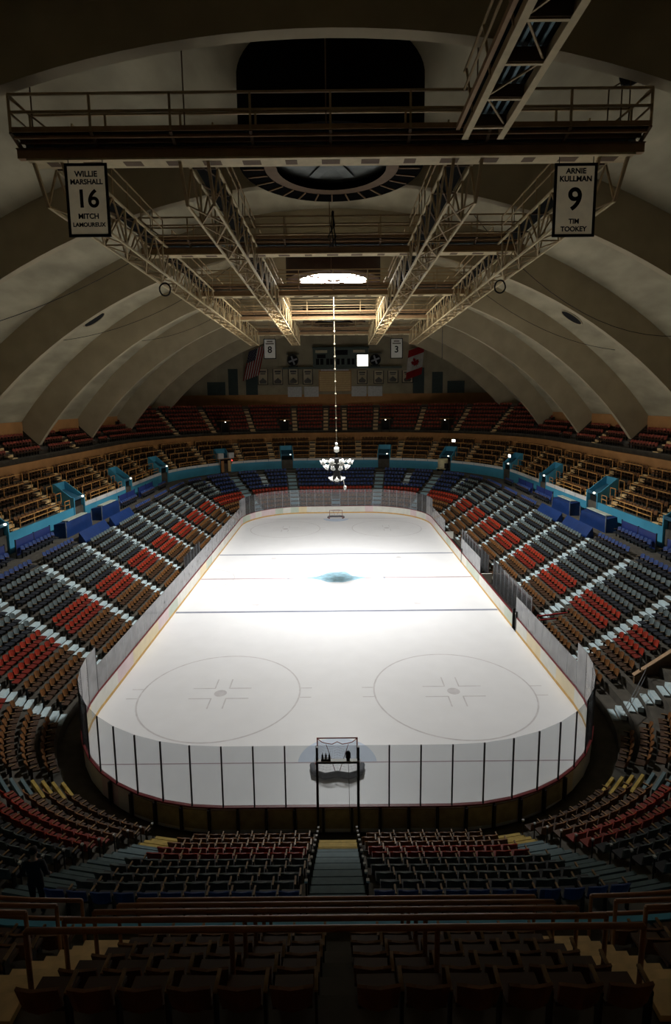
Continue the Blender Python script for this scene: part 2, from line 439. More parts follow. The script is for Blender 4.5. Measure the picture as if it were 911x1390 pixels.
for x0, x1, z0, z1 in ((-16.7, -14.5, 18.15, 23.2), (-20.0, -18.2, 18.15, 23.0), (14.7, 16.8, 18.15, 22.9), (18.3, 20.3, 18.15, 22.1), (-24.0, -20.6, 18.15, 20.6), (21.2, 24.4, 18.15, 20.4)):
    put('wall_panel', MB().box(((x0 + x1) / 2, 53.28, (z0 + z1) / 2), (x1 - x0, 0.14, z1 - z0)).mesh('wall_panel', 'end_door'), endw)
for x in (-22.5, -17.5, -10.5, -3.4, 3.2, 10.6, 17.6, 22.6):
    put('pilaster', MB().box((x, 53.3, 22.5), (0.5, 0.16, 8.6)).mesh('pilaster', 'end_wall'), endw)
nw = MB().prism(pts, 0.3, c=(0, Y0S, 0)).box((0, Y0S, 7), (70, 0.3, 14.2)).build('wall_near', 'tan_wall'); tag(nw, 'tan end wall behind the near top tier', 'wall', kind='structure')
ow = ring([(30, -0.3), (30, 16.1)]).build('wall_outer', 'pier_dark'); tag(ow, 'dark outer wall behind and under the stands', 'wall', kind='structure')

# the two oval vents in the roof and strung wires
for i, (x, y, lab) in enumerate(((-21.9, 1.4, 'dark oval vent opening in the left half of the roof'), (22.1, 2.2, 'dark oval vent opening in the right half of the roof'))):
    a = math.asin(x / (ROUT - 0.02)); M = Matrix.Rotation(a, 3, 'Y')
    mb = MB()
    for nm, r, m in (('rim', 1.0, 0),): mb.tube([M @ Vector((1.1 * math.cos(t * PI / 12), 0.8 * math.sin(t * PI / 12), 0)) for t in range(24)], 0.06, 6, closed=True)
    v = thing('roof_vent', lab, 'vent', (x, y, arc(ROUT - 0.07, a)[1]))
    mb.build('rim', 'concrete_rib', v, smooth=True)
    MB().add([M @ Vector((1.1 * math.cos(t * PI / 12), 0.8 * math.sin(t * PI / 12), 0.0)) for t in range(24)], [tuple(range(24))]).build('opening', 'near_black', v)  # dark face whose colour stands for the unlit hole
def sag(p, q, s, n=14):
    p, q = Vector(p), Vector(q)
    return [p.lerp(q, i / n) - Vector((0, 0, s * 4 * (i / n) * (1 - i / n))) for i in range(n + 1)]
def shellpt(x, y, d=0.06): return (x, y, ZC + math.sqrt((ROUT - d) ** 2 - x * x))
for p, q, s, lab in ((shellpt(-26, -12.5), shellpt(-12, -6.8), 0.8, 'thin wire sagging across the left roof bay before the third rib'),
                     (shellpt(-24.5, 0.6), shellpt(-9.9, 5.0), 1.2, 'thin wire sagging across the left roof bay beside the oval vent'),
                     (shellpt(-23, 12), shellpt(-9.9, 17), 1.4, 'thin wire sagging across the left roof bay past the oval vent'),
                     (shellpt(26, -9.5), shellpt(10, -9), 2.6, 'thin wire sagging in a deep curve across the right roof'),
                     (shellpt(26, 1.6), shellpt(12, 5.0), 1.4, 'thin wire sagging across the right roof bay beside the oval vent'),
                     (shellpt(19, -22), shellpt(10.6, -29), 0.5, 'thin wire running from the first catwalk to the right roof')):
    tag(MB().tube(sag(p, q, s), 0.022, 4).build('roof_wire', 'cable'), lab, 'wire', 'wires strung under the roof')

# ------------------------------------------------------------------ rink boards and glass
boards = thing('rink_boards', 'white rink boards with yellow kick plate, red cap rail and glass panes above', 'boards', (0, -B, 0))
BO = Vector((0, -B, 0))
L0 = lens(0.0)
stops = []          # (station list of panel ends)
for pc in range(9):
    n = max(1, round(L0[pc] / (2.44 if pc in (2, 6) else (1.3 if pc in (0, 4, 8) else 1.21))))
    if pc == 0: stops += [(0, 0.0)] + [(0, (0.78 + (HX - 0.78) * i / 3) / HX) for i in range(3)]
    elif pc == 8: stops += [(8, (HX - 0.78) * i / 3 / HX) for i in range(4)]
    else: stops += [(pc, i / n) for i in range(n)]
stops.append((8, 1.0))
tints = ['board_white'] * 6 + ['board_green', 'board_pink', 'board_cream']
rb_ = random.Random(3)
GATE = (-12.45, -11.75)
def seg(name, P, Q, n, z0, z1, th, m, off=0.0, extra=0.0):
    d = (Q - P); L = d.length + extra; c = (P + Q) / 2 + Vector((n[0], n[1], 0)) * off - BO
    return put(name, cube(m), boards, (c.x, c.y, (z0 + z1) / 2), math.atan2(d.y, d.x), (L, th, z1 - z0))
posts = []
for i in range(len(stops) - 1):
    (p1, f1), (p2, f2) = stops[i], stops[i + 1]
    if p2 != p1: p2, f2 = p1, 1.0
    P, n = at(p1, f1, 0.0); Q, n2 = at(p2, f2, 0.0)
    P, Q = Vector((*P, 0)), Vector((*Q, 0)); nn = ((n[0] + n2[0]) / 2, (n[1] + n2[1]) / 2)
    parts = [(P, Q)]
    if p1 == 6:      # open gate on the right
        y0, y1 = Q.y, P.y
        if y0 < GATE[0] < y1 or y0 < GATE[1] < y1:
            parts = []
            if y1 > GATE[1]: parts.append((P, Vector((P.x, max(GATE[1], y0), 0))))
            if y0 < GATE[0]: parts.append((Vector((P.x, min(GATE[0], y1), 0)), Q))
    ex = 0.02 if p1 in (1, 3, 5, 7) else 0.0
    for P_, Q_ in parts:
        if (P_ - Q_).length < 0.05: continue
        tint = rb_.choice(tints) if p1 in (2, 3, 6, 1, 7) else 'board_white'
        if p1 in (3, 4, 5) and rb_.random() < 0.3: tint = 'board_pink'
        seg('board_panel', P_, Q_, nn, 0.0, 1.04, 0.06, tint, 0.05, ex)
        seg('kick_plate', P_, Q_, nn, 0.0, 0.17, 0.02, 'kick_yellow', 0.01, ex)
        seg('cap_rail', P_, Q_, nn, 1.04, 1.1, 0.13, 'cap_red', 0.08, ex)
    # glass: two panes per long panel on the sides, one per panel elsewhere
    k = 2 if p1 in (2, 6) else 1
    for j in range(k):
        a, b = P.lerp(Q, j / k), P.lerp(Q, (j + 1) / k)
        if p1 == 0 and f1 == 0.0: a = Vector((0.78, -B, 0)); posts.append((a, n, 3.62, True))
        if p1 == 8 and f2 == 1.0: continue
        mid = (a + b) / 2; end = abs(mid.y) > HY - 0.6
        if p1 == 6 and (-12.5 < mid.y < -2.2 or 4.6 < mid.y < 13.1): continue
        near = mid.y < -HY
        top = 3.62 if end else 2.55
        pm = 'pane_end' if mid.y < -HY - 4.0 else ('pane_far' if mid.y > HY + 2.5 else 'pane_side')
        seg('glass_pane', a, b, nn, 1.1, top, 0.014, pm, 0.09, -0.03)
        posts.append((a, n, top, near)); posts.append((b, n2, top, near))
seen = set()
for a, n, top, near in posts:
    key = (round(a.x, 2), round(a.y, 2))
    if key in seen or (near and abs(a.x) < 0.05): continue
    seen.add(key)
    c = a + Vector((n[0], n[1], 0)) * 0.10 - BO
    w_ = 0.055 if near else 0.03
    put('glass_post', cube('post_black' if near else 'alu'), boards, (c.x, c.y, (1.1 + top) / 2), rotn(n), (w_, 0.05, top - 1.1))
# outer side of the near boards: studs and panels
for x in [i * 1.1 - 9.35 for i in range(18)]:
    pcs = endx(x, False) if abs(x) <= HX else corner(math.degrees(math.asin((abs(x) - HX) / RC)), 'NL' if x < 0 else 'NR')
    (px_, py_), n = at(*pcs, 0.16)
    put('stud', cube('stud'), boards, (px_, py_ + B, 0.52), rotn(n), (0.09, 0.14, 1.02))
    if abs(x) < 8.4:
        pcs2 = endx(x + .55, False) if abs(x + .55) <= HX else corner(math.degrees(math.asin((abs(x + .55) - HX) / RC)), 'NL' if x + .55 < 0 else 'NR')
        (px_, py_), n = at(*pcs2, 0.11)
        put('back_panel', cube('board_back'), boards, (px_, py_ + B, 0.55), rotn(n), (0.95, 0.03, 0.8))
for y in (GATE[0], GATE[1], 4.5):
    put('gate_post', cube('post_black'), boards, (A + 0.07, y + B, 0.75), None, (0.16, 0.12, 1.5))
gd = put('gate', cube('board_white'), boards, (A + 0.45, GATE[1] + 0.1 + B, 0.55), None, (0.72, 0.07, 1.0))

# benches behind the boards
def bench_screen(x, y0, y1, z0, z1, lab):
    t = thing('bench_screen', lab, 'screen', (x, (y0 + y1) / 2, z0)); n = max(2, round(abs(y1 - y0) / 1.1))
    for i in range(n + 1):
        y = y0 + (y1 - y0) * i / n - (y0 + y1) / 2
        blk('post', (0, y, (z1 - z0) / 2), (0.07, 0.07, z1 - z0), 'alu', t)
        if i < n: blk('glass_pane', (0, y + (y1 - y0) / n / 2, (z1 - z0) / 2), (0.014, (y1 - y0) / n - 0.08, z1 - z0 - 0.06), 'pane_far', t)
bench_screen(14.05, -12.4, -3.0, 0.0, 2.55, 'glass screen on pale posts behind the near penalty bench on the right')
bench_screen(14.05, -1.4, 9.0, 0.0, 2.5, 'glass screen on pale posts behind the timekeeper bench on the right')
bench_screen(-14.05, -1.2, 4.4, 0.0, 2.55, 'short glass screen on pale posts behind the left boards')
for y0, y1, lab in ((-11.2, -3.2, 'long dark bench behind the right boards in the open gap nearest the camera'), (5.2, 12.6, 'long dark bench behind the right boards in the farther open gap')):
    t = thing('team_bench', lab, 'bench', (13.62, (y0 + y1) / 2, 0)); h = (y1 - y0) / 2
    blk('seat', (0, 0, 0.46), (0.34, 2 * h, 0.05), 'iron', t)
    for k in range(4): blk('leg', (0, -h + 0.3 + k * (2 * h - 0.6) / 3, 0.22), (0.28, 0.06, 0.44), 'iron', t)
for y in (-2.6, 4.2, 13.3):
    tag(MB().box((13.55, y, 0.55), (0.9, 0.08, 1.1)).box((13.55, y, 1.12), (0.94, 0.12, 0.05)).build('bench_partition', 'board_white'), 'white partition between the benches on the right, %s' % {-2.6: 'beyond the near bench', 4.2: 'before the farther bench', 13.3: 'at the far end'}[y], 'partition')
t = thing('red_gate_rail', 'red rail gate standing out in the brown seats beside the near bench', 'gate', (15.2, -13.4, 0.8))
bar('rail', (-1.1, 0, 0.75), (1.1, 0.1, 0.95), 0.09, 'red_paint', t); bar('rail', (-1.1, 0, 0.45), (1.1, 0.1, 0.6), 0.07, 'red_paint', t)
bar('post', (1.1, 0.1, 0.0), (1.1, 0.1, 1.25), 0.1, 'red_paint', t); bar('post', (-1.1, 0, -0.5), (-1.1, 0, 0.85), 0.08, 'red_paint', t)

# ------------------------------------------------------------------ goals
def goal(y, face, lab):
    g = thing('goal_net', lab, 'goal', (0, y, 0)); W2, H = 0.915, 1.22
    s = -face   # back of the net lies away from the face
    for sx in (-1, 1): bar('post', (sx * W2, 0, 0), (sx * W2, 0, H), 0.06, 'goal_pipe', g, round_=True)
    bar('crossbar', (-W2 - .03, 0, H), (W2 + .03, 0, H), 0.06, 'goal_pipe', g, round_=True)
    basept = [(-W2, 0, 0.05)] + [(-W2 - 0.22, s * 0.35, 0.05), (-W2 - 0.15, s * 0.85, 0.05), (-0.55, s * 1.08, 0.05), (0, s * 0.95, 0.05), (0.55, s * 1.08, 0.05), (W2 + 0.15, s * 0.85, 0.05), (W2 + 0.22, s * 0.35, 0.05)] + [(W2, 0, 0.05)]
    MB().tube(basept, 0.05, 6).build('base_frame', 'goal_pipe', g, smooth=True)
    pad = [(x, yy * 1.02, 0.14) for x, yy, z in basept[1:-1]]
    MB().tube(pad, 0.13, 8).build('base_pad', 'goal_pad', g, smooth=True)
    top = [(-W2, 0, H - .02)] + [(W2 * (-1 + 2 * k / 8), s * 0.42 * math.sin(PI * k / 8) ** 0.5 * (1 if k != 4 else 0.55), H - 0.03) for k in range(1, 8)] + [(W2, 0, H - .02)]
    MB().tube(top, 0.02, 5).build('top_frame', 'goal_pipe', g, smooth=True)
    bar('stay', (-0.5, s * .42, H - .03), (-.05, s * 0.95, 0.1), 0.03, 'goal_pipe', g, round_=True)
    bar('stay', (0.5, s * .42, H - .03), (.05, s * 0.95, 0.1), 0.03, 'goal_pipe', g, round_=True)
    net = MB()
    def bp(u):   # along the base curve
        L = basept; k = min(int(u * (len(L) - 1)), len(L) - 2); f = u * (len(L) - 1) - k
        return Vector(L[k]).lerp(Vector(L[k + 1]), f)
    def tp(u):
        L = top; k = min(int(u * (len(L) - 1)), len(L) - 2); f = u * (len(L) - 1) - k
        return Vector(L[k]).lerp(Vector(L[k + 1]), f)
    for i in range(25): net.bar(bp(i / 24) + Vector((0, 0, .1)), tp(i / 24), 0.006)
    for j in range(1, 12):
        for i in range(24): net.bar((bp(i / 24) + Vector((0, 0, .1))).lerp(tp(i / 24), j / 12), (bp((i + 1) / 24) + Vector((0, 0, .1))).lerp(tp((i + 1) / 24), j / 12), 0.006)
    nt = net.build('netting', 'net_cord', g); nt['kind'] = 'stuff'
    return g
goal(-87 * FT, 1, 'red pipe hockey goal seen from behind at the near end of the ice')
goal(87 * FT, -1, 'small red pipe hockey goal at the far end of the ice')
# shelf on the near glass with gear
t = thing('glass_shelf', 'narrow pale shelf between two thick dark posts on the near glass', 'shelf', (0.03, -B - 0.2, 0))
blk('board', (0, -0.03, 3.1), (1.62, 0.16, 0.035), 'board_white', t); blk('edge', (0, -0.12, 3.06), (1.62, 0.02, 0.05), 'stud', t)
for sx in (-1, 1): blk('post', (sx * 0.78, 0, 1.82), (0.08, 0.1, 3.65), 'post_black', t)
t = thing('bottle_carrier', 'black carrier with three small bottles on the pale glass shelf', 'carrier', (-0.42, -B - 0.23, 3.1175))
blk('tray', (0, 0, 0.04), (0.36, 0.12, 0.08), 'post_black', t)
bm_ = MB().lathe([(0.0, 0.0), (0.035, 0.0), (0.035, 0.16), (0.012, 0.2), (0.012, 0.25), (0.0, 0.25)], 10).mesh('bottle', 'post_black', True)
for x in (-0.13, 0.0, 0.13): put('bottle', bm_, t, (x, 0, 0.05))
t = thing('goal_camera', 'round black lamp head standing on the pale glass shelf', 'lamp', (0.42, -B - 0.23, 3.1175))
MB().lathe([(0, 0.03), (0.06, 0.03), (0.1, 0.12), (0.1, 0.27), (0.07, 0.35), (0, 0.37)], 14).build('head', 'post_black', t, smooth=True)
MB().lathe([(0, 0), (0.07, 0), (0.07, 0.02), (0.03, 0.05), (0, 0.05)], 12).build('foot', 'post_black', t, smooth=True)
MB().tube([(0.0, -0.02, 0.04), (0.02, -0.11, -0.3), (0.03, -0.11, -1.2), (0.04, -0.11, -2.4)], 0.008, 5).build('cord', 'cable', t)

# ------------------------------------------------------------------ seats
def back_mb(mi=0):
    mb = MB(); xs = (-0.225, -0.13, 0, 0.13, 0.225); vs = []
    for d_ in (0.0, 0.035):
        for zi in (0, 1):
            for x in xs:
                cy = 0.07 * (1 - (x / 0.225) ** 2)
                zt = 0.86 - (0.07 if abs(x) > 0.2 else (0.012 if abs(x) > 0.1 else 0))
                z = 0.50 if zi == 0 else zt
                vs.append((x * (0.92 if zi == 0 else 1), 0.42 + cy + d_ + (z - 0.50) * 0.22, z))
    fs = []
    for i in range(4):
        fs += [(i, i + 1, i + 6, i + 5), (10 + i + 1, 10 + i, 15 + i, 15 + i + 1), (5 + i, 6 + i, 16 + i, 15 + i), (i + 1, i, 10 + i, 11 + i)]
    fs += [(0, 5, 15, 10), (9, 4, 14, 19)]
    return mb.add(vs, fs, mi)
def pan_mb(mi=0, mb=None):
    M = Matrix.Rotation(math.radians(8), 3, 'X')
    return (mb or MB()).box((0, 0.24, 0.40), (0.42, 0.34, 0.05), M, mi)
def arm_mb(mi=0, mb=None): return (mb or MB()).box((-0.25, 0.31, 0.63), (0.042, 0.24, 0.03), None, mi)
def frame_mb(mi=0, mb=None): return (mb or MB()).box((-0.25, 0.40, 0.31), (0.03, 0.10, 0.62), None, mi).box((-0.25, 0.33, 0.60), (0.025, 0.26, 0.04), None, mi)
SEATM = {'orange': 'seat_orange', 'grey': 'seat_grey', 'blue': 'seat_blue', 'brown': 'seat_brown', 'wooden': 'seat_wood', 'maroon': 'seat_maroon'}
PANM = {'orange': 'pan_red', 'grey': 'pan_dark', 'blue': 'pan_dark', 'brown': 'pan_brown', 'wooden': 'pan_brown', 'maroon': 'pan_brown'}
SEATD = {}
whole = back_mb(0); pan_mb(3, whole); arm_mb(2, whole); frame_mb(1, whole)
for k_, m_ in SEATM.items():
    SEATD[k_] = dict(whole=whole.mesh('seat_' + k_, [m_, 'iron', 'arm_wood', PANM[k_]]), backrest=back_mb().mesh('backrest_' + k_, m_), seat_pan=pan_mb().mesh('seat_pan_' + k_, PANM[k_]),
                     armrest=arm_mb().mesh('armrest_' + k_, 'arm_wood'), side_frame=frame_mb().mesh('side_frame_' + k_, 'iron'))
SEATS = []      # dict(kind, pos, rot, label, dist, inframe)
def inframe(p, mrg=0.0, vmax=1390):
    q = project(p)
    return q is not None and -mrg < q[0] < IMW + mrg and -mrg < q[1] < vmax + mrg

def near_word(pc): return 'centre aisle' if pc in (0, 8) else ('left aisle' if pc == 4 else 'near aisle')
def fill_row(tier, o, z, kind, rowname, aisles, row, skip=None, pitch=0.52):
    tot = sum(lens(o)); act = sorted([(stn(*s, o), hw) for s, hw, k0, k1 in aisles if k0 <= row <= k1])
    act = [a for a in act]
    if not act or act[0][0] > 0.01: act = [(0.0, 0.0)] + act
    if act[-1][0] < tot - 0.01: act = act + [(tot, 0.0)]
    count = {}; secs = []
    for (l0, h0), (l1, h1) in zip(act[:-1], act[1:]):
        a, b = l0 + h0, l1 - h1
        if b - a < 0.8: continue
        pc, _ = unstn((a + b) / 2, o); reg = REG[pc]; count[reg + str(pc)] = count.get(reg + str(pc), 0) + 1
        secs.append((a, b, pc, reg, count[reg + str(pc)] - 1))
    for a, b, pc, reg, idx in secs:
        total = count[reg + str(pc)]
        if pc >= 5 and pc != 8: idx = total - 1 - idx
        if pc == 8: idx = total - 1 - idx
        regn = reg if pc not in (0, 8) else ('near-end left' if pc == 0 else 'near-end right')
        n = int((b - a) / pitch); g = ((b - a) - n * pitch) / 2
        for i in range(n):
            l = a + g + pitch * (i + 0.5); p_, f_ = unstn(l, o); (x, y), nn = at(p_, f_, o)
            if not inframe((x, y, z + 0.8), 110): continue
            if skip and skip(x, y, p_): continue
            j = i if pc <= 4 else n - 1 - i
            blkname = ('%s %s block' % (ordw(idx), regn)) if total > 1 else ('%s block' % regn)
            SEATS.append(dict(kind=kind, pos=(x, y, z), rot=rotn(nn), n=nn, dist=(Vector((x, y, z)) - CAM).length,
                              inf=inframe((x, y, z + 0.6), -4, 1300), label='%s folding seat, %s row, %s, %s from the %s' % (kind, rowname, blkname, ordw(j), near_word(pc))))

# lower bowl
LA = [((0, 0.0), 0.75, 0, 9), ((8, 1.0), 0.75, 0, 9)]
AISLES = [((0, 0.0), 0.75, 0, 9, 'dark slatted aisle steps with yellow bottom treads in the middle of the near end')]
for left in (True, False):
    sd = 'left' if left else 'right'
    for i in range(7):
        y = -18.3 + 6.1 * i
        LA.append((side(y, left), 0.5, 0, 9)); AISLES.append((side(y, left), 0.5, 0, 9, 'pale blue aisle steps between lower seats, %s aisle from the near corner, %s stand' % (ordw(i), sd)))
    for e, en in (('N', 'near'), ('F', 'far')):
        c = e + ('L' if left else 'R')
        for ang, hw, nm in ((79, 0.5, 'narrow'), (44, 0.75, 'wide diagonal'), (10, 0.7, 'wide')):
            LA.append((corner(ang, c), hw, 0, 9))
            AISLES.append((corner(ang, c), hw, 0, 9, '%s aisle steps in the lower stand, %s %s corner, %s' % (nm, en, sd, {79: 'at the side stand', 44: 'middle of the curve', 10: 'next to the goal end'}[ang])))
        if e == 'F':
            for ang in (27, 63):
                LA.append((corner(ang, c), 0.5, 6, 9)); AISLES.append((corner(ang, c), 0.5, 6, 9, 'short pale aisle steps in the upper rows, far %s corner, %s' % (sd, 'toward the goal end' if ang == 27 else 'toward the side stand')))
LA.append((endx(0, True), 0.7, 0, 2)); AISLES.append((endx(0, True), 0.7, 0, 2, 'short pale aisle steps behind the glass in the middle of the far end'))
LROW = [('brown', 'front brown'), ('brown', 'second brown'), ('brown', 'third brown'), ('orange', 'lower orange'), ('orange', 'upper orange'), ('grey', 'lowest grey'), ('grey', 'second grey'), ('grey', 'third grey'), ('grey', 'topmost grey'), ('blue', 'upper blue')]
def tunnel(x, y): return x > 13.0 and -26.2 < y < -21.9
for k, (kd, rn) in enumerate(LROW):
    o = 1.2 + .745 * k; z = .55 + .5 * k
    def sk(x, y, p, k=k):
        if k == 9 and abs(x) > 18 and abs(y) < 6.1: return True
        if k <= 5 and tunnel(x, y): return True
        if k <= 8 and x > 13 and -23.3 < y < -21.8: return True
        if x > 13 and -14.2 < y < -12.8 and k <= 2: return True
        return False
    fill_row('lower', o, z, kd, rn, LA, k, sk)
# far end: the seats above the orange rows are blue
for s in SEATS:
    if s['kind'] == 'grey' and s['pos'][1] > HY + 6 :
        s['kind'] = 'blue'; s['label'] = s['label'].replace('grey folding', 'blue folding').replace('lowest grey', 'first blue').replace('topmost grey', 'fourth blue').replace(' grey row', ' blue row')
# blue box row on the walkway
def skb(x, y, p):
    return p in (0, 1, 7, 8) or (abs(y) < 6.6 and abs(x) > 18) or (p in (3, 4, 5))
fill_row('box', 9.45, 5.55, 'blue', 'walkway box', LA, 9, skb)

# upper deck
PORT = [(side(y, l), y) for l in (True, False) for y in (-11.4, 0.8, 13.0)] + [(corner(a, c), 99) for c in ('FL', 'FR') for a in (80, 42, 11)]
UA = [((0, 0.0), 0.0, 0, 9)]; UAIS = []
for left in (True, False):
    sd = 'left' if left else 'right'
    for i, y in enumerate((-21.0, -14.0, -8.8, -1.8, 3.4, 10.4, 15.6, 21.5)):
        UA.append((side(y, left), 0.5, 0, 4)); UAIS.append((side(y, left), 0.5, 'tan upper deck steps, %s flight from the near end, %s stand' % (ordw(i), sd)))
    for e, en in (('N', 'near'), ('F', 'far')):
        c = e + ('L' if left else 'R')
        for i, ang in enumerate((69, 52, 33, 18)):
            UA.append((corner(ang, c), 0.5, 0, 4)); UAIS.append((corner(ang, c), 0.5, 'tan upper deck steps in the %s %s curve, %s from the side stand' % (en, sd, ordw(i))))
        x = -4.0 if left else 4.0
        UA.append((endx(x, e == 'F'), 0.5, 0, 4)); UAIS.append((endx(x, e == 'F'), 0.5, 'tan upper deck steps at the %s end, %s of the middle' % (en, sd)))
UA = UA[1:]
PPOS = []
for st_, _ in PORT:
    (x, y), n = at(*st_, 12.3); PPOS.append((x, y, n))
def near_portal(x, y, hw=1.3, dep=1.0):
    for px_, py_, n in PPOS:
        dx, dy = x - px_, y - py_
        if abs(dx * n[0] + dy * n[1]) < dep and abs(dx * n[1] - dy * n[0]) < hw: return True
    return False
for k in range(5):
    fill_row('upper', 11.78 + .76 * k, 7.0 + .69 * k, 'wooden', ORD[k] + ' upper deck', UA, k, lambda x, y, p: near_portal(x, y))
# top tier
TA = []; TAIS = []
for left in (True, False):
    sd = 'left' if left else 'right'
    c = 'F' + ('L' if left else 'R')
    for i, ang in enumerate((55.5, 39.5, 23.4, 6.3)):
        TA.append((corner(ang, c), 0.45, 0, 6)); TAIS.append((corner(ang, c), 7, 'tan top tier steps in the far %s curve, %s from the side' % (sd, ordw(i))))
    TA.append((endx(-1.7 if left else 1.7, True), 0.45, 0, 6)); TAIS.append((endx(-1.7 if left else 1.7, True), 7, 'tan top tier steps at the far end, just %s of the middle' % sd))
    for i, y in enumerate((-12.2, -0.3, 11.7)):
        TA.append((side(y, left), 0.45, 0, 2)); TAIS.append((side(y, left), 3, 'tan top tier steps between roof ribs, %s from the near end, %s side' % (ordw(i), sd)))
for c_ in ('NL', 'NR'):
    TA.append((corner(80, c_), 0.45, 0, 6)); TA.append((corner(20, c_), 0.45, 0, 6))
for l_ in (True, False): TA.append((side(21.5, l_), 0.3, 0, 6)); TA.append((side(-20.5, l_), 0.45, 0, 6))
TPOS = []
for c in ('FL', 'FR'):
    for a in (35.0, 10.5):
        (x, y), n = at(*corner(a, c), 17.3); TPOS.append((x, y, n, c, a))
def skt(z):
    def f(x, y, p):
        if math.hypot(x, z + 1.3 - ZC) > ROUT - 0.3 or abs(x) > 31.0: return True
        if any(abs(y - r) < 0.75 and abs(x) > 28.9 for r in RIBS): return True
        for px_, py_, n, c, a in TPOS:
            dx, dy = x - px_, y - py_
            if abs(dx * n[0] + dy * n[1]) < 1.4 and abs(dx * n[1] - dy * n[0]) < 1.0: return True
        return y < -20
    return f
for k in range(7):
    fill_row('top', 16.45 + .8 * k, 11.7 + .62 * k, 'maroon', ORD[k] + ' top tier', TA, k, skt(11.7 + .62 * k))

GRP = {'orange': 'orange seats in the lower bowl', 'grey': 'grey seats in the lower bowl', 'blue': 'blue seats in the lower bowl', 'brown': 'brown seats nearest the ice', 'wooden': 'wooden seats on the upper deck', 'maroon': 'maroon seats in the top tier'}
for kd in SEATM:
    S = sorted([s for s in SEATS if s['kind'] == kd and s['inf']], key=lambda s: s['dist'])
    ind, rest = S[:300], S[300:] + [s for s in SEATS if s['kind'] == kd and not s['inf']]
    D = SEATD[kd]; proto = None
    for s in ind:
        if 0.5 * FPX / s['dist'] >= 13:
            t = bpy.data.objects.new(kd + '_seat', None); COL.objects.link(t); t.empty_display_size = 0.1
            for pn in ('backrest', 'seat_pan', 'side_frame', 'armrest'):
                c = bpy.data.objects.new(pn, D[pn]); COL.objects.link(c); c.parent = sf if pn == 'armrest' else t
                if pn == 'side_frame': sf = c
        else:
            t = bpy.data.objects.new(kd + '_seat', D['whole']); COL.objects.link(t)
        t.location = s['pos']; t.rotation_euler = (0, 0, s['rot'] + random.uniform(-.02, .02))
        tag(t, s['label'], 'seat', GRP[kd])
    V, F, MI = [], [], []
    for s in rest:
        ca, sa = math.cos(s['rot']), math.sin(s['rot']); px_, py_, pz_ = s['pos']; n0 = len(V)
        V += [(px_ + x * ca - y * sa, py_ + x * sa + y * ca, pz_ + z) for x, y, z in whole.v]
        F += [tuple(i + n0 for i in f) for f in whole.f]; MI += whole.m
    if V:
        me = bpy.data.meshes.new('seat_rows_' + kd); me.from_pydata(V, [], F)
        for m_ in (SEATM[kd], 'iron', 'arm_wood', PANM[kd]): me.materials.append(MATS[m_])
        me.polygons.foreach_set('material_index', MI)
        tag(put(kd + '_seat_rows', me), {'orange': 'farther rows of orange folding seats in the lower bowl', 'grey': 'farther rows of grey folding seats in the lower bowl', 'blue': 'farther rows of blue folding seats in the lower bowl',
             'brown': 'farther rows of brown folding seats behind the glass', 'wooden': 'farther rows of wooden seats on the upper deck', 'maroon': 'farther rows of maroon seats in the top tier'}[kd], 'seats', kind='stuff')

# ------------------------------------------------------------------ aisle steps
def flight(name, st, hw, o0, z0, t, r, k0, k1, lab, mfun, group, slim=0):
    (x0, y0), n = at(*st, o0 + t * k0); th = rotn(n); z = z0 + r * k0
    if not (inframe((x0, y0, z), 150) or inframe((*at(*st, o0 + t * k1)[0], z0 + r * k1), 150)): return
    e = thing(name, lab, 'stairs', (x0, y0, z), th, group)
    for k in range(k0, k1 + 1):
        m = mfun(k)
        for h in (0, 1):
            yy = (k - k0) * t + (0.16 if h == 0 else 0.16 - t * 0.5 + t); zz = (k - k0) * r + (0.0 if h == 0 else r / 2)
            if k == k1 and h == 1: continue
            dp = slim or 0.29
            blk('step', (0, yy - (0.25 - dp) / 2 - 0.03, zz + (-0.02 if h == 0 else -0.06)), (2 * hw - 0.08, dp, 0.2 if h == 0 else 0.24), m, e)
for st_, hw, k0, k1, lab in AISLES:
    pc = st_[0]
    near = pc in (0, 1, 7, 8)
    mf = (lambda k: ('step_yellow' if k < 2 else 'step_dark')) if near else ((lambda k: 'step_teal') if pc in (4,) or (pc in (3, 5) and hw > 0.6) else (lambda k: 'step_pale'))
    if pc in (1, 7) and hw < 0.55: mf = lambda k: 'step_pale'
    flight('aisle_steps', st_, hw, 1.2, .55, .745, .5, k0, k1, lab, mf, 'aisle steps of the lower bowl', 0.11 if near and hw > 0.6 else (0.36 if pc in (3, 4, 5) and hw > 0.6 else 0))
for st_, hw, lab in UAIS:
    flight('deck_steps', st_, hw, 11.75, 7.0, .76, .69, 0, 4, lab, lambda k: 'tan_step', 'steps of the upper deck')
for st_, n_, lab in TAIS:
    flight('tier_steps', st_, 0.45, 16.4, 11.7, .8, .62, 0, n_ - 1, lab, lambda k: 'tan_step', 'steps of the top tier')

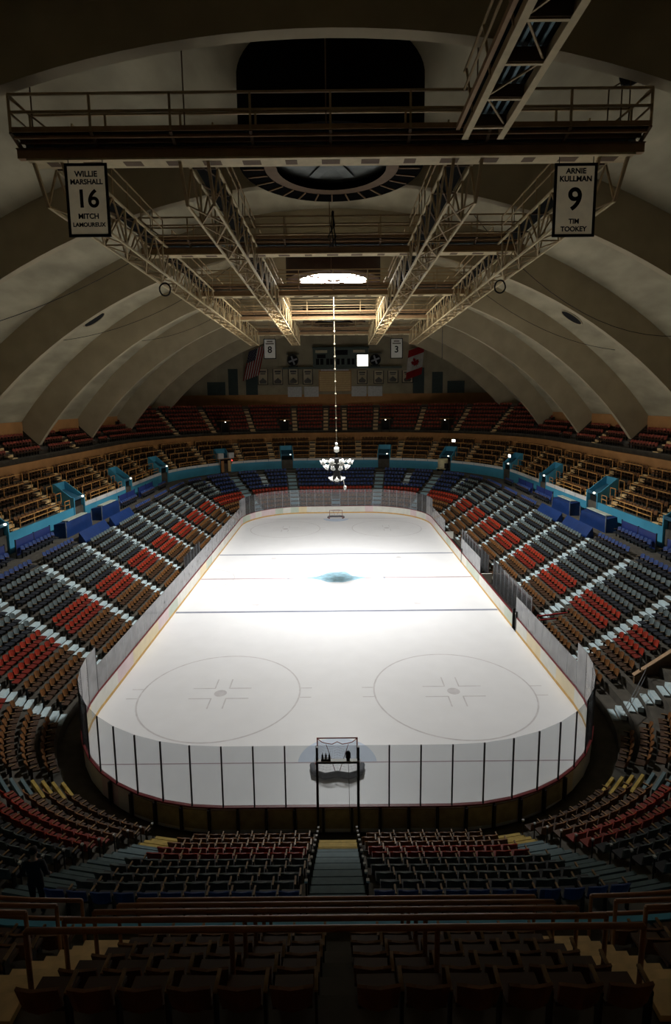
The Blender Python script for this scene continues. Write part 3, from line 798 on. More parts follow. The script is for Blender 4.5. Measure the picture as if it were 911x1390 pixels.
# ------------------------------------------------------------------ blue wall, white cap, portals
PHW = 1.0
cuts = sorted((stn(*st_, 11.4), st_) for st_, _ in PORT)
tot = sum(lens(11.4)); wallr = MB()
bw = bpy.data.objects.new('wall_blue', None); COL.objects.link(bw); tag(bw, 'light blue curved wall between lower stand and upper deck', 'wall', kind='structure')
edges = [0.0] + [x for l, _ in cuts for x in (l - PHW, l + PHW)] + [tot]
for a, b in zip(edges[0::2], edges[1::2]):
    if b - a < 0.2: continue
    n = max(1, int((b - a) / 1.2)); sts = [unstn(a + (b - a) * i / n, 11.4) for i in range(n + 1)]
    ring([(11.4, 5.5), (11.4, 7.1), (11.55, 7.1), (11.55, 5.5)], sts, False).build('wall_panel', 'teal', bw)
    # white cap panels, only round the far half
    m = max(1, round((b - a) / 2.4))
    for i in range(m):
        q0, q1 = a + (b - a) * i / m + 0.04, a + (b - a) * (i + 1) / m - 0.04
        (x, y), _ = at(*unstn((q0 + q1) / 2, 11.4), 11.4)
        if y < 1.6: continue
        s2 = [unstn(q0 + (q1 - q0) * j / 3, 11.4) for j in range(4)]
        ring([(11.36, 6.86), (11.36, 7.22), (11.5, 7.22), (11.5, 6.86), (11.36, 6.86)], s2, False).build('cap_panel', 'white_cap', bw)
LABP = ['blue doorway in the wall, nearest the camera in the %s stand', 'blue doorway in the wall at centre ice, %s stand', 'blue doorway in the wall beyond centre ice, %s stand']
for i, (st_, yv) in enumerate(PORT):
    (x, y), n = at(*st_, 11.4); th = rotn(n)
    sd = 'left' if x < 0 else 'right'
    if yv != 99: lab = LABP[(-11.4, 0.8, 13.0).index(yv)] % sd
    else: lab = 'blue doorway in the far %s curve, %s' % (sd, ['beside the side stand', 'at the middle of the bend', 'next to the goal end'][i % 3])
    p = thing('portal', lab, 'doorway', (x, y, 5.55), th, 'doorways through the blue wall')
    outl = [(0, 0), (0, 2.45), (0.25, 2.5), (1.75, 3.75), (1.9, 3.75), (1.9, 0.0)]
    for sx in (-1, 1):
        MB().prism(outl, 0.12, Matrix(((0, 1, 0), (1, 0, 0), (0, 0, 1))), (sx * (PHW + 0.02), -0.06, 0)).build('side_wall', 'teal', p)
    blk('back_wall', (0, 1.80, 3.3), (2 * PHW, 0.1, 0.9), 'teal', p)
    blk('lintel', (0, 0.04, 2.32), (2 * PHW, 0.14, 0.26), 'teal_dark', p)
    MB().add([(-PHW + .05, 0.12, 2.1), (PHW - .05, 0.12, 2.1), (PHW - .05, 1.76, 3.0), (-PHW + .05, 1.76, 3.0)], [(0, 1, 2, 3)]).build('dark_cover', 'teal_dark', p)  # dark sloped sheet standing for the shaded inside of the trough
    blk('dark_panel', (0, 0.30, 1.05), (2 * PHW - 0.1, 0.06, 2.1), 'near_black', p)  # shallow panel coloured dark to stand for the unlit tunnel
    MB().lathe([(0, 0), (0.09, 0.03), (0.11, 0.1), (0.06, 0.17), (0, 0.18)], 10, (0.55, -0.12, 2.28)).build('lamp_bulb', 'bulb', p, smooth=True)
for px_, py_, n, c, a in TPOS:
    p = thing('tier_doorway', 'tan framed doorway with a lamp in the far %s top tier, %s' % ('left' if c == 'FL' else 'right', 'nearer the side' if a > 20 else 'nearer the middle'), 'doorway', (px_ - n[0] * 0.9, py_ - n[1] * 0.9, 11.3), rotn(n), 'doorways of the top tier')
    for sx in (-1, 1): blk('side_wall', (sx * 0.72, 0.7, 1.15), (0.12, 1.6, 2.3), 'pier_dark', p)
    blk('hood', (0, 0.6, 2.36), (1.7, 1.8, 0.14), 'tan_paint', p); blk('dark_panel', (0, 0.5, 1.15), (1.32, 0.05, 2.3), 'near_black', p)  # dark panel paints in the shade behind the doorway
    MB().lathe([(0, 0), (0.1, 0.03), (0.12, 0.1), (0.06, 0.16), (0, 0.17)], 10, (0.0, -0.12, 2.1)).build('lamp_bulb', 'bulb', p, smooth=True)

# boxes on the walkway: blue panels behind the box seats, covered platforms at centre ice
bi = 0
for left in (True, False):
    sd = 'left' if left else 'right'; s = -1 if left else 1
    for j, (y0, y1) in enumerate(((-17.7, -12.9), (-11.6, -6.9), (7.0, 11.6), (12.8, 17.7))):
        t = thing('box_panel', 'blue tinted panel behind the walkway box seats, %s from the near corner, %s stand' % (ordw(j), sd), 'panel', (s * (A + 10.2), (y0 + y1) / 2, 5.55))
        for i in range(2): blk('panel', (0, (i - .5) * (y1 - y0) / 2, 0.75), (0.05, (y1 - y0) / 2 - 0.05, 1.1), 'box_blue', t)
        for i in range(3): blk('post', (0, (i - 1) * (y1 - y0) / 2, 0.7), (0.07, 0.07, 1.4), 'iron', t)
        blk('top_rail', (0, 0, 1.32), (0.08, y1 - y0, 0.05), 'box_blue', t)
    for j, (y0, y1) in enumerate(((-5.7, -1.0), (1.2, 5.4))):
        (nm) = 'near' if j == 0 else 'far'
        t = thing('covered_platform', 'blue cloth covered camera platform on the walkway, %s side of centre, %s stand' % (nm, sd), 'platform', (s * (A + 10.0), (y0 + y1) / 2, 5.55)); h = (y1 - y0) / 2
        MB().add([(-.55, -h, 0), (.55, -h, 0), (.55, h, 0), (-.55, h, 0), (-.5, -h, 1.15), (.5, -h * .95, 1.3), (.5, h * .95, 1.25), (-.5, h * .9, 1.05)],
                 [(0, 3, 2, 1), (4, 5, 6, 7), (0, 1, 5, 4), (1, 2, 6, 5), (2, 3, 7, 6), (3, 0, 4, 7)]).build('cloth', 'tarp_blue', t)
        blk('top_board', (0.1, 0.1, 1.31), (0.55, h * 1.5, 0.06), 'board_green', t)
        for sy in (-1, 1): blk('corner_post', (-s * 0.5, sy * h, 0.7), (0.06, 0.06, 1.4), 'alu', t)
    for j, (y0, y1) in enumerate(((-5.55, -0.55), (0.55, 5.55))):
        o0 = 1.2 + .745 * 9
        t = MB().add([(s * (A + o0 + .12), y0, 5.25), (s * (A + o0 + .12), y1, 5.25), (s * (A + o0 + .62), y1, 5.25 + .78), (s * (A + o0 + .62), y0, 5.25 + .74), (s * (A + o0 + .72), y1, 5.07), (s * (A + o0 + .72), y0, 5.07), (s * (A + o0 + .1), y1, 5.07), (s * (A + o0 + .1), y0, 5.07)],
                     [(0, 1, 2, 3), (3, 2, 4, 5), (0, 7, 6, 1), (1, 6, 4, 2), (0, 3, 5, 7), (7, 5, 4, 6)]).build('seat_cover', 'tarp_blue')
        tag(t, 'flat blue cover laid over the top seat row, %s side of centre, %s stand' % ('near' if j == 0 else 'far', sd), 'cover')

# pale boxes and gear at the far corner doorways
t = thing('speaker_pair', 'two pale grey boxes mounted above the far left corner doorway', 'speakers', (*at(*corner(43, 'FL'), 10.75)[0], 7.4), rotn(at(*corner(43, 'FL'), 11)[1]))
for sx in (-0.95, 0.95): blk('box', (sx, 0, 0.95), (0.95, 0.5, 0.85), 'paper', t)
bar('beam', (-1.5, 0, 0.48), (1.5, 0, 0.48), 0.12, 'tan_paint', t)
for sx in (-1.1, 1.1): bar('strut', (sx, 0.1, 0.5), (sx, 0.1, -0.5), 0.08, 'tan_paint', t)
for sx, m in ((-0.62, 'tan_paint'), (0.62, 'louver_tan')): blk('door_leaf', (sx, -0.05, -0.75), (0.5, 0.08, 1.8), m, t)
t = thing('signal_lamp', 'small red lamp beside the far left corner doorway', 'lamp', (*at(*corner(39, 'FL'), 11.2)[0], 7.1))
MB().lathe([(0, 0.25), (0.1, 0.28), (0.13, 0.38), (0.08, 0.48), (0, 0.5)], 10).build('lens', 'bulb_red', t, smooth=True); blk('bracket', (0, 0, 0.13), (0.12, 0.12, 0.28), 'iron', t)
t = thing('press_cabin', 'cream box cabin standing in front of the far right corner doorway', 'cabin', (*at(*corner(42, 'FR'), 10.6)[0], 5.55), rotn(at(*corner(42, 'FR'), 11)[1]))
MB().lathe([(0.72, 0.5), (0.8, 0.55), (0.8, 1.9), (0.74, 1.96)], 18, cap=True).build('drum', 'cream_box', t, smooth=True)
blk('table', (0, -0.2, 0.4), (1.7, 0.9, 0.08), 'cream_box', t); blk('black_unit', (0.8, -0.35, 0.85), (0.4, 0.4, 0.9), 'iron', t)
for sx in (-0.7, 0.7): blk('leg', (sx, -0.2, 0.18), (0.08, 0.6, 0.36), 'iron', t)
for c, a, o, z, lab in (('FR', 42, 13.9, 9.95, 'small white lit sign above the far right corner doorway'), ('FR', 78, 12.2, 8.6, 'small white lit sign by the far right side doorway')):
    (x, y), n = at(*corner(a, c), o); t = thing('lit_sign', lab, 'sign', (x, y, z), rotn(n)); blk('face', (0, -0.07, 0.25), (0.62, 0.02, 0.42), 'lit_panel', t); blk('case', (0, 0, 0.25), (0.68, 0.12, 0.48), 'iron', t); bar('bracket', (0, 0.05, -0.6), (0, 0.05, 0.05), 0.06, 'iron', t)

# ------------------------------------------------------------------ rails of the upper deck
def rail_run(a, b, o, z, hgt, m, r, lab, name='row_rail', mids=(), group='row rails of the upper deck', posts_every=2.0, ph=None):
    n = max(2, int((b - a) / 0.9)); P = [Vector((*at(*unstn(a + (b - a) * i / n, o), o)[0], 0)) for i in range(n + 1)]
    if not any(inframe((q.x, q.y, z + hgt), 30) for q in P): return
    org = (P[0] + P[-1]) / 2 + Vector((0, 0, z)); t = thing(name, lab, 'railing', org, 0, group)
    loc = [q + Vector((0, 0, z)) - org for q in P]
    for h in (hgt,) + tuple(mids): MB().tube([q + Vector((0, 0, h)) for q in loc], r, 8).build('rail', m, t, smooth=True)
    np_ = max(1, round((b - a) / posts_every))
    for i in range(np_ + 1):
        q = Vector((*at(*unstn(a + (b - a) * i / np_, o), o)[0], z)) - org
        bar('post', q + Vector((0, 0, -0.05)), q + Vector((0, 0, hgt)), 2 * r * 0.9, m, t, round_=True)
for k in range(5):
    o = 11.70 + .76 * k; z = 7.0 + .69 * k; act = sorted((stn(*s, o), hw) for s, hw, _, _ in UA); tot = sum(lens(o))
    bnds = [(act[i][0] + act[i][1], act[i + 1][0] - act[i + 1][1]) for i in range(len(act) - 1)] + [(act[-1][0] + .5 - tot, act[0][0] - .5)]
    cnt = 0
    for a, b in bnds:
        cut = []
        for st_, _ in PORT:
            l = stn(*st_, o)
            if a < l < b and k < 3: cut.append(l)
        pieces = [(a, b)] if not cut else [(a, cut[0] - 1.2), (cut[0] + 1.2, b)]
        for i, (p0, p1) in enumerate(pieces):
            if p1 - p0 < 0.5: continue
            pc, f = unstn((p0 + p1) / 2, o); near = pc in (0, 1, 7, 8)
            cnt += 1
            (x_, y_), _ = at(pc, f, o)
            side_w = 'left' if x_ < 0 else 'right'
            lab = '%s pipe rail before the %s upper deck row, %s run clockwise from the near middle' % ('brown' if near else 'tan', ORD[k], ordw(cnt - 1))
            rail_run(p0, p1, o, z, 0.82, 'rail_brown' if near else 'rail_tan', 0.034 if near else 0.036, lab, mids=(0.45,) if k == 0 else (), posts_every=2.1)

# ------------------------------------------------------------------ roof drums
def annul(r0, r1, z, n=48): return MB().add([q for k in range(n) for q in ((r0 * math.cos(2 * PI * k / n), r0 * math.sin(2 * PI * k / n), z), (r1 * math.cos(2 * PI * k / n), r1 * math.sin(2 * PI * k / n), z))], [(2 * k, 2 * ((k + 1) % n), 2 * ((k + 1) % n) + 1, 2 * k + 1) for k in range(n)])
def cdisc(r, z, n=48): return MB().add([(r * math.cos(2 * PI * k / n), r * math.sin(2 * PI * k / n), z) for k in range(n)], [tuple(range(n))[::-1]])
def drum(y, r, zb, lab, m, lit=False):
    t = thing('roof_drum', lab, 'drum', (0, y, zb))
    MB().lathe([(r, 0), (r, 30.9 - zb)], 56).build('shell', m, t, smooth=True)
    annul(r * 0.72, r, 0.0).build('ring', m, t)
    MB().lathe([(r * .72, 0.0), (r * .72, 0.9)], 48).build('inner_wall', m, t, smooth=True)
    if lit:
        cdisc(r * .71, 0.12).build('diffuser', 'lamp_glow', t)
        for k in range(4): bar('lamp_bar', (-r * .7 * math.cos(k * PI / 4), -r * .7 * math.sin(k * PI / 4), 0.05), (r * .7 * math.cos(k * PI / 4), r * .7 * math.sin(k * PI / 4), 0.05), 0.07, m, t)
    else:
        cdisc(r * .71, 0.5).build('inner_disc', 'drum_disc', t)
        annul(r * .60, r * .735, -0.03).build('inner_rim', 'steel_dark', t)
        for k in range(28):
            a = 2 * PI * k / 28; ca, sa = math.cos(a), math.sin(a)
            bar('fin', (r * .74 * ca, r * .74 * sa, -0.04), (r * .97 * ca, r * .97 * sa, -0.04), 0.06, 'steel_brown', t, 0.05)
        for k in range(8):
            a = 2 * PI * (k + .5) / 8; bar('blade', (0.4 * math.cos(a), 0.4 * math.sin(a), 0.35), (r * .55 * math.cos(a), r * .55 * math.sin(a), 0.42), 0.5, 'drum_disc', t, 0.03)
    return t
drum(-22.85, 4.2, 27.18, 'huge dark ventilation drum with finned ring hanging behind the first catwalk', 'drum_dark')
drum(-0.4, 4.1, 27.0, 'roof drum holding the blazing white lamp over centre ice', 'drum_brown', True)
drum(23.6, 4.1, 27.0, 'dark roof drum farthest from the camera', 'drum_brown')

# ------------------------------------------------------------------ catwalk grid hung under the ribs
YB = [-29.8, -18.1, -6.4, 5.6, 17.5]; ZB = 24.46; HL = 10.55
def rib_z(x): return ZC + math.sqrt(RIN ** 2 - x * x)
for i, y in enumerate(YB):
    t = thing('catwalk', '%s cross catwalk from the camera with railings and a brown beam below' % ordw(i) if i else 'nearest cross catwalk with railings over a long brown and cream beam', 'catwalk', (0, y, ZB), 0, 'cross catwalks under the roof')
    blk('beam', (0, 0, 0.41), (2 * HL, 0.2, 0.28), 'steel_brown', t); blk('beam_flange', (0, 0, 0.555), (2 * HL, 0.34, 0.03), 'steel_dark', t)
    blk('bottom_flange', (0, 0.2, 0.22), (2 * HL - 0.6, 0.66, 0.06), 'steel_pale', t)
    npk = 15
    for k in range(npk):
        x = -HL + 1.1 + k * (2 * HL - 2.2) / (npk - 1); blk('dark_plate', (x, 0.2, 0.188), (0.62 if k % 3 else 0.4, 0.34, 0.012), 'steel_dark', t)  # dark plates in place of real holes, shade put into their colour
    blk('deck', (0, 0.05, 0.84), (2 * HL - 0.3, 1.25, 0.05), 'grating', t)
    for yy in (-0.45, -0.1, 0.25, 0.55): blk('joist', (0, yy, 0.77), (2 * HL - 0.3, 0.07, 0.10), 'steel_brown' if yy != 0.25 else 'step_teal', t)
    blk('toe_board', (0, -0.6, 0.93), (2 * HL - 0.2, 0.03, 0.16), 'steel_brown', t)
    nP = 8
    for k in range(nP + 1):
        x = -HL + 0.12 + k * (2 * HL - 0.24) / nP
        bar('outrigger', (x, 0.1, 0.56), (x, -0.6, 0.86), 0.1, 'steel_dark', t)
        for yy in (-0.6, 0.68): blk('post', (x, yy, 1.42), (0.07, 0.06, 1.12), 'steel_tan', t)
    for yy in (-0.6, 0.68):
        for zz in (1.99, 1.46): blk('rail', (0, yy, zz), (2 * HL - 0.2, 0.06, 0.07), 'steel_tan', t)
    for sx in (-1, 1):
        for zz in (1.99, 1.46): bar('end_rail', (sx * (HL - .12), -0.6, zz), (sx * (HL - .12), 0.68, zz), 0.05, 'steel_tan', t)
        bar('brace', (sx * (HL - .12), -0.6, 1.9), (sx * (HL - 1.5), 0.5, 0.9), 0.05, 'steel_tan', t)
        blk('side_stair', (sx * 3.2, 0.3, 1.0), (0.9, 0.5, 0.05), 'steel_tan', t)
    for x in (-10.0, -4.9, -0.15, 4.9, 10.0):
        bar('hanger_rod', (x, 0.0, 0.55), (x, 0.0, rib_z(x) - ZB + 0.15), 0.045, 'steel_dark', t, round_=True)
for x, lab in ((-9.6, 'leftmost long lattice girder under the roof'), (-4.65, 'left inner long lattice girder under the roof'), (4.65, 'right inner long lattice girder under the roof'), (9.6, 'rightmost long lattice girder under the roof')):
    ya, yb = -29.5, 17.6; t = thing('lattice_girder', lab, 'girder', (x, ya, 23.5), 0, 'long lattice girders'); Lg = yb - ya; n = 18; d = Lg / n; s = 1 if x < 0 else -1
    wt, h = 0.48, 1.55
    for sx in (-1, 1):
        bar('bottom_chord', (sx * wt, 0.5, 0), (sx * wt, Lg, 0), 0.09, 'steel_pale', t); bar('top_chord', (sx * wt, 0, h), (sx * wt, Lg, h), 0.09, 'steel_pale', t)
        for k in range(n):
            y0 = k * d
            bar('vertical', (sx * wt, y0 + d, 0), (sx * wt, y0 + d, h), 0.075, 'steel_pale', t)
            bar('diagonal', (sx * wt, y0 + (0.5 if k == 0 else 0), 0), (sx * wt, y0 + d / 2, h), 0.065, 'steel_tan', t)
            bar('diagonal', (sx * wt, y0 + d / 2, h), (sx * wt, y0 + d, 0), 0.065, 'steel_tan', t)
    for k in range(n):
        y0 = k * d
        bar('cross_tie', (-wt, y0 + d, 0), (wt, y0 + d, 0), 0.06, 'steel_tan', t); bar('cross_brace', (-wt, y0 + d, 0), (wt, y0 + d, h), 0.05, 'steel_tan', t)
        bar('bottom_lacing', (-wt, y0 + (.5 if k == 0 else 0), 0), (wt, y0 + d, 0), 0.05, 'steel_tan', t); bar('bottom_lacing', (wt, y0 + (.5 if k == 0 else 0), 0), (-wt, y0 + d, 0), 0.05, 'steel_tan', t)
        bar('top_lacing', (-wt, y0, h), (wt, y0 + d, h), 0.045, 'steel_dark', t); bar('cross_tie', (-wt, y0 + d / 2, h), (wt, y0 + d / 2, h), 0.05, 'steel_dark', t)
    for k in range(4):
        a = YB[k] - ya + 0.9; b = YB[k + 1] - ya - 0.8
        blk('walkway', (0, (a + b) / 2, h + 0.08), (0.7, b - a, 0.05), 'grating', t)
        for zz in (h + 0.75, h + 1.2): bar('rail', (s * 0.5, a, zz), (s * 0.5, b, zz), 0.05, 'steel_tan', t)
        for j in range(7): bar('rail_post', (s * 0.5, a + (b - a) * j / 6, h), (s * 0.5, a + (b - a) * j / 6, h + 1.22), 0.045, 'steel_tan', t)
    for sx in (-1, 1): bar('end_strut', (sx * wt, 0.5, 0), (sx * wt, -0.25, h - 0.4), 0.1, 'steel_tan', t)
# the access bridge toward the camera
t = thing('access_bridge', 'open steel bridge running from the nearest catwalk toward the upper right', 'catwalk', (4.95, -30.42, 24.95))
Lb = 19.0
for sx in (-1, 1):
    blk('stringer', (sx * 0.575, -Lb / 2, 0.16), (0.10, Lb, 0.32), 'steel_tan', t); blk('stringer_flange', (sx * 0.575, -Lb / 2, 0.0), (0.20, Lb, 0.03), 'steel_pale', t)
for k in range(12):
    yy = -0.7 - k * 1.6
    blk('cross_tie', (0, yy, 0.02), (1.05, 0.09, 0.05), 'steel_pale', t); blk('cross_beam', (0, yy - 0.06, 0.2), (1.05, 0.05, 0.34), 'steel_dark', t)
    bar('brace', (-.5 if k % 2 else .5, yy, 0.1), (.5 if k % 2 else -.5, yy - 1.6, 0.1), 0.05, 'steel_tan', t)
for xx in (-0.38, -0.13, 0.13, 0.38): blk('deck_rib', (xx, -Lb / 2, 0.42), (0.08, Lb, 0.05), 'step_teal', t)
blk('deck', (0, -Lb / 2, 0.47), (1.3, Lb, 0.04), 'grating', t)
for sx in (-1, 1):
    for zz in (0.95, 1.45): bar('rail', (sx * 0.85, -1.0, zz), (sx * 0.85, -Lb, zz), 0.06, 'steel_tan', t)
    for k in range(10): bar('post', (sx * 0.62, -1.2 - k * 1.9, 0.2), (sx * 0.85, -1.2 - k * 1.9, 1.48), 0.06, 'steel_tan', t)
    blk('side_beam', (sx * 0.80, -Lb / 2, 0.36), (0.12, Lb, 0.16), 'steel_brown', t)

# black spotlight at the right end of the nearest catwalk
t = thing('spotlight', 'black spotlight on a thin pole at the right end of the nearest catwalk', 'spotlight', (10.0, -29.25, 25.3))
bar('pole', (0, 0, 0), (0, 0, 2.6), 0.05, 'steel_dark', t, round_=True); bar('pole', (-.45, 0, 0), (-.45, 0, 1.7), 0.05, 'steel_dark', t, round_=True); bar('arm', (-.45, 0, 1.7), (0.1, 0, 2.0), 0.04, 'steel_dark', t)
MB().lathe([(0, -.3), (.2, -.3), (.24, -.1), (.24, .25), (.14, .34), (0, .34)], 14).build('housing', 'post_black', t, (0.25, 0, 2.05), True).rotation_euler = (0.5, 1.2, 0)
MB().tube([(0.0 + .32 * math.cos(k * PI / 8), 0, .32 * math.sin(k * PI / 8)) for k in range(9)], 0.03, 6).build('yoke', 'post_black', t, (0.25, 0, 2.05), True)
# hanging coils of cable and the cable bundle
for x, y, lab in ((-9.75, -16.9, 'black cable coil hanging below the leftmost girder'), (9.75, -16.7, 'black cable coil hanging below the rightmost girder')):
    t = thing('cable_coil', lab, 'cable', (x, y, 23.5))
    for r_, m_ in ((0.33, 'cable'), (0.29, 'cable')): MB().tube([(r_ * math.cos(k * PI / 12), 0.03 * math.sin(k), -0.4 + r_ * 1.15 * math.sin(k * PI / 12)) for k in range(24)], 0.025, 6, closed=True).build('loop', m_, t, smooth=True)
t = thing('cable_bundle', 'tangled black cables hanging over the middle of the nearest catwalk', 'cable', (0.0, -19.05, 25.0))
rr = random.Random(5)
for k in range(4): MB().tube([(0.08 * rr.uniform(-1, 1), 0.05 * k, 1.6), (0.15 * rr.uniform(-1, 1), 0.05 * k, 0.9), (0.25 * rr.uniform(-1, 1), 0.05 * k, 0.3), (0.2 * rr.uniform(-1, 1), 0.05 * k, -0.2)], 0.035, 6).build('cable', 'cable', t, smooth=True)
for x, lab in ((-1.75, 'small pale lamp fixture on the nearest catwalk, left of the middle'), (-0.75, 'small pale lamp fixture on the nearest catwalk beside the middle rod'), (1.3, 'small pale lamp fixture on the nearest catwalk, right of the middle')):
    t = thing('lamp_fixture', lab, 'lamp', (x, -29.5, ZB + 0.865)); blk('base', (0, 0, 0.04), (0.4, 0.2, 0.08), 'steel_tan', t); bar('stem', (0, 0, 0.08), (0.12, 0, 0.38), 0.05, 'horn_white', t); blk('head', (0.16, 0, 0.42), (0.2, 0.16, 0.12), 'horn_white', t)

# ------------------------------------------------------------------ banners
def text(body, size, parent, loc, m, bold=0.035, wmax=None, rot=(PI / 2, 0, 0)):
    c = bpy.data.curves.new('lettering', 'FONT'); c.body = body; c.size = size; c.align_x = 'CENTER'; c.align_y = 'CENTER'; c.offset = bold * size; c.extrude = 0.004
    c.materials.append(MATS[m]); tmp = bpy.data.objects.new('lettering_curve', c); COL.objects.link(tmp)
    bpy.context.view_layer.update(); me = bpy.data.meshes.new_from_object(tmp.evaluated_get(bpy.context.evaluated_depsgraph_get())); bpy.data.objects.remove(tmp); me.name = 'lettering'
    o = put('lettering', me, parent, loc); o.rotation_euler = rot
    return o
def banner(loc, wd, ht, lines, lab, cloth='banner_cloth', rz=0, border=0.09, cord=0.5):
    t = thing('number_banner', lab, 'banner', loc, rz, 'number banners under the roof')   # loc at the bottom middle
    cl_ = MB().add([(-wd / 2, 0, 0), (wd / 2, 0, 0), (wd / 2, 0, ht), (-wd / 2, 0, ht)], [(0, 1, 2, 3)]).build('cloth', cloth, t)
    for sx in (-1, 1): blk('border', (sx * (wd - border) / 2, 0, ht / 2), (border, 0.04, ht), 'print_black', t)
    for zz in (border / 2, ht - border / 2): blk('border', (0, 0, zz), (wd, 0.042, border), 'print_black', t)
    for body, sz, zz in lines:
        if not body: blk('name_bar', (0, -0.02, zz * ht), (sz, 0.01, 0.14), 'print_grey', t); continue
        text(body, sz, cl_, (0, -0.022, zz * ht), 'print_black', 0.02 if sz > 0.5 else 0.032)
    for sx in (-.4, .4): bar('cord', (sx * wd, 0, ht), (sx * wd, 0, ht + cord), 0.02, 'cable', t)
    return t
banner((-8.26, -29.95, 22.18), 1.44, 2.36, [('WILLIE', .25, .85), ('MARSHALL', .225, .745), ('16', .80, .51), ('MITCH', .23, .28), ('LAMOUREUX', .185, .165)], 'large cream banner with black border and number sixteen under the nearest catwalk', cord=0.1)
banner((8.26, -29.95, 22.02), 1.44, 2.36, [('ARNIE', .24, .89), ('KULLMAN', .24, .785), ('9', 1.0, .50), ('TIM', .22, .21), ('TOOKEY', .22, .105)], 'large cream banner with black border and number nine under the nearest catwalk', cord=0.2)
banner((-7.85, 17.75, 21.9), 1.5, 2.4, [('', .7, .86), ('', 1.0, .75), ('8', 1.1, .44)], 'far white banner with number eight beside the striped flag', 'banner_white', cord=0.5)
banner((7.6, 17.75, 21.8), 1.5, 2.4, [('', .7, .86), ('', 1.0, .75), ('3', 1.1, .44)], 'far white banner with number three beside the red and white flag', 'banner_white', cord=0.6)
banner((11.9, 11.3, 21.2), 1.6, 3.0, [], 'white banner seen edge-on hanging right of the far girders', 'banner_white', rz=1.40, cord=5.0)

# ------------------------------------------------------------------ far end wall
YW = 53.18
t = thing('scoreboard', 'dim grey-green scoreboard with dark number windows on the far wall', 'scoreboard', (1.15, YW - 0.35, 23.15))
blk('case', (0, 0, 1.7), (10.3, 0.6, 3.4), 'score_green', t); blk('hood', (0, -0.1, 3.5), (10.5, 0.9, 0.2), 'end_door', t)
blk('clock_window', (0, -0.31, 2.6), (2.6, 0.04, 0.9), 'near_black', t); blk('name_plate', (-3.6, -0.31, 2.8), (2.2, 0.03, 0.5), 'banner_cloth', t); blk('name_plate', (3.4, -0.31, 2.8), (2.2, 0.03, 0.5), 'banner_cloth', t)
for x in (-4.3, -3.5, -2.4, -1.7, -.5, .4, 1.5, 2.3): blk('number_window', (x, -0.31, 0.95), (0.58, 0.04, 1.1), 'near_black', t)
blk('number_window', (-3.6, -0.31, 1.95), (1.6, 0.04, 0.7), 'near_black', t)
t = thing('lit_screen', 'brightly lit square white panel on the far wall scoreboard', 'panel', (5.2, YW - 0.85, 23.2)); blk('face', (0, -0.06, 1.05), (2.0, 0.03, 2.05), 'lit_panel', t); blk('case', (0, 0.08, 1.05), (2.12, 0.22, 2.16), 'end_door', t)
tag(MB().box((1.4, YW - 0.4, 23.05), (22.2, 0.8, 0.14)).box((1.4, YW - 0.75, 22.95), (22.2, 0.06, 0.3)).build('wall_ledge', 'score_green'), 'long narrow ledge across the far wall below the scoreboard', 'ledge')
for x, lab in ((-7.75, 'round exhaust fan on the far wall left of the scoreboard'), (7.6, 'round exhaust fan on the far wall right of the scoreboard')):
    t = thing('exhaust_fan', lab, 'fan', (x, YW - 0.35, 23.12)); blk('stand', (0, 0.1, 0.15), (1.7, 0.4, 0.3), 'end_door', t)
    MB().tube([(0.95 * math.cos(k * PI / 10), 0, 1.3 + 0.95 * math.sin(k * PI / 10)) for k in range(20)], 0.1, 6, closed=True).build('ring', 'iron', t, smooth=True)
    MB().add([(0.92 * math.cos(k * PI / 10), 0.12, 1.3 + 0.92 * math.sin(k * PI / 10)) for k in range(20)], [tuple(range(20))]).build('back_plate', 'near_black', t)
    for k in range(4):
        a = k * PI / 2 + 0.35; bar('blade', (0, -0.02, 1.3), (0.82 * math.cos(a), -0.02, 1.3 + 0.82 * math.sin(a)), 0.12, 'alu', t, 0.3)
    blk('hood', (0, -0.1, 2.45), (2.4, 0.6, 0.08), 'end_door', t)
t = thing('slatted_shutter', 'tan slatted shutter below the scoreboard on the far wall', 'shutter', (0.05, YW - 0.2, 18.7)); blk('frame', (0, 0.06, 1.9), (6.1, 0.12, 3.85), 'tan_wall', t)
for k in range(9): blk('slat', (0, -0.04, 0.22 + k * 0.40), (5.8, 0.08, 0.34), 'louver_tan', t)
blk('top_strip', (0, -0.06, 3.9), (5.2, 0.12, 0.3), 'paper', t)
for i, (x0, x1, z0, z1) in enumerate(((-14.4, -12.5, 20.0, 22.9), (-11.6, -9.7, 20.0, 22.9), (-8.7, -6.8, 20.0, 22.9), (-6.0, -4.1, 20.0, 22.8), (4.2, 6.1, 20.0, 22.5), (7.3, 9.2, 20.0, 22.4), (9.9, 11.9, 20.1, 22.4), (12.6, 14.7, 20.1, 22.4))):
    t = thing('wall_banner', 'small dark-edged banner on the far wall, %s from the left' % ORD[i], 'banner', ((x0 + x1) / 2, YW - 0.12, z0), 0, 'small banners on the far wall'); wd, ht = x1 - x0, z1 - z0
    blk('cloth', (0, 0, ht / 2), (wd, 0.05, ht), 'banner_cloth', t)
    for sx in (-1, 1): blk('border', (sx * wd * .47, -.03, ht / 2), (wd * .07, .02, ht), 'print_black', t)
    blk('border', (0, -.03, .06), (wd, .02, .12), 'print_black', t)
    blk('title_bar', (0, -.03, ht * .84), (wd * .62, .02, ht * .11), 'print_grey', t); blk('title_bar', (0, -.03, ht * .70), (wd * .5, .02, ht * .07), 'print_grey', t)
    MB().prism([(-.55, .25), (.55, .25), (.7, .7), (.25, 1.05), (0, 1.3), (-.25, 1.05), (-.7, .7)], .02, c=(0, -.035, 0)).build('emblem', 'print_grey', t)
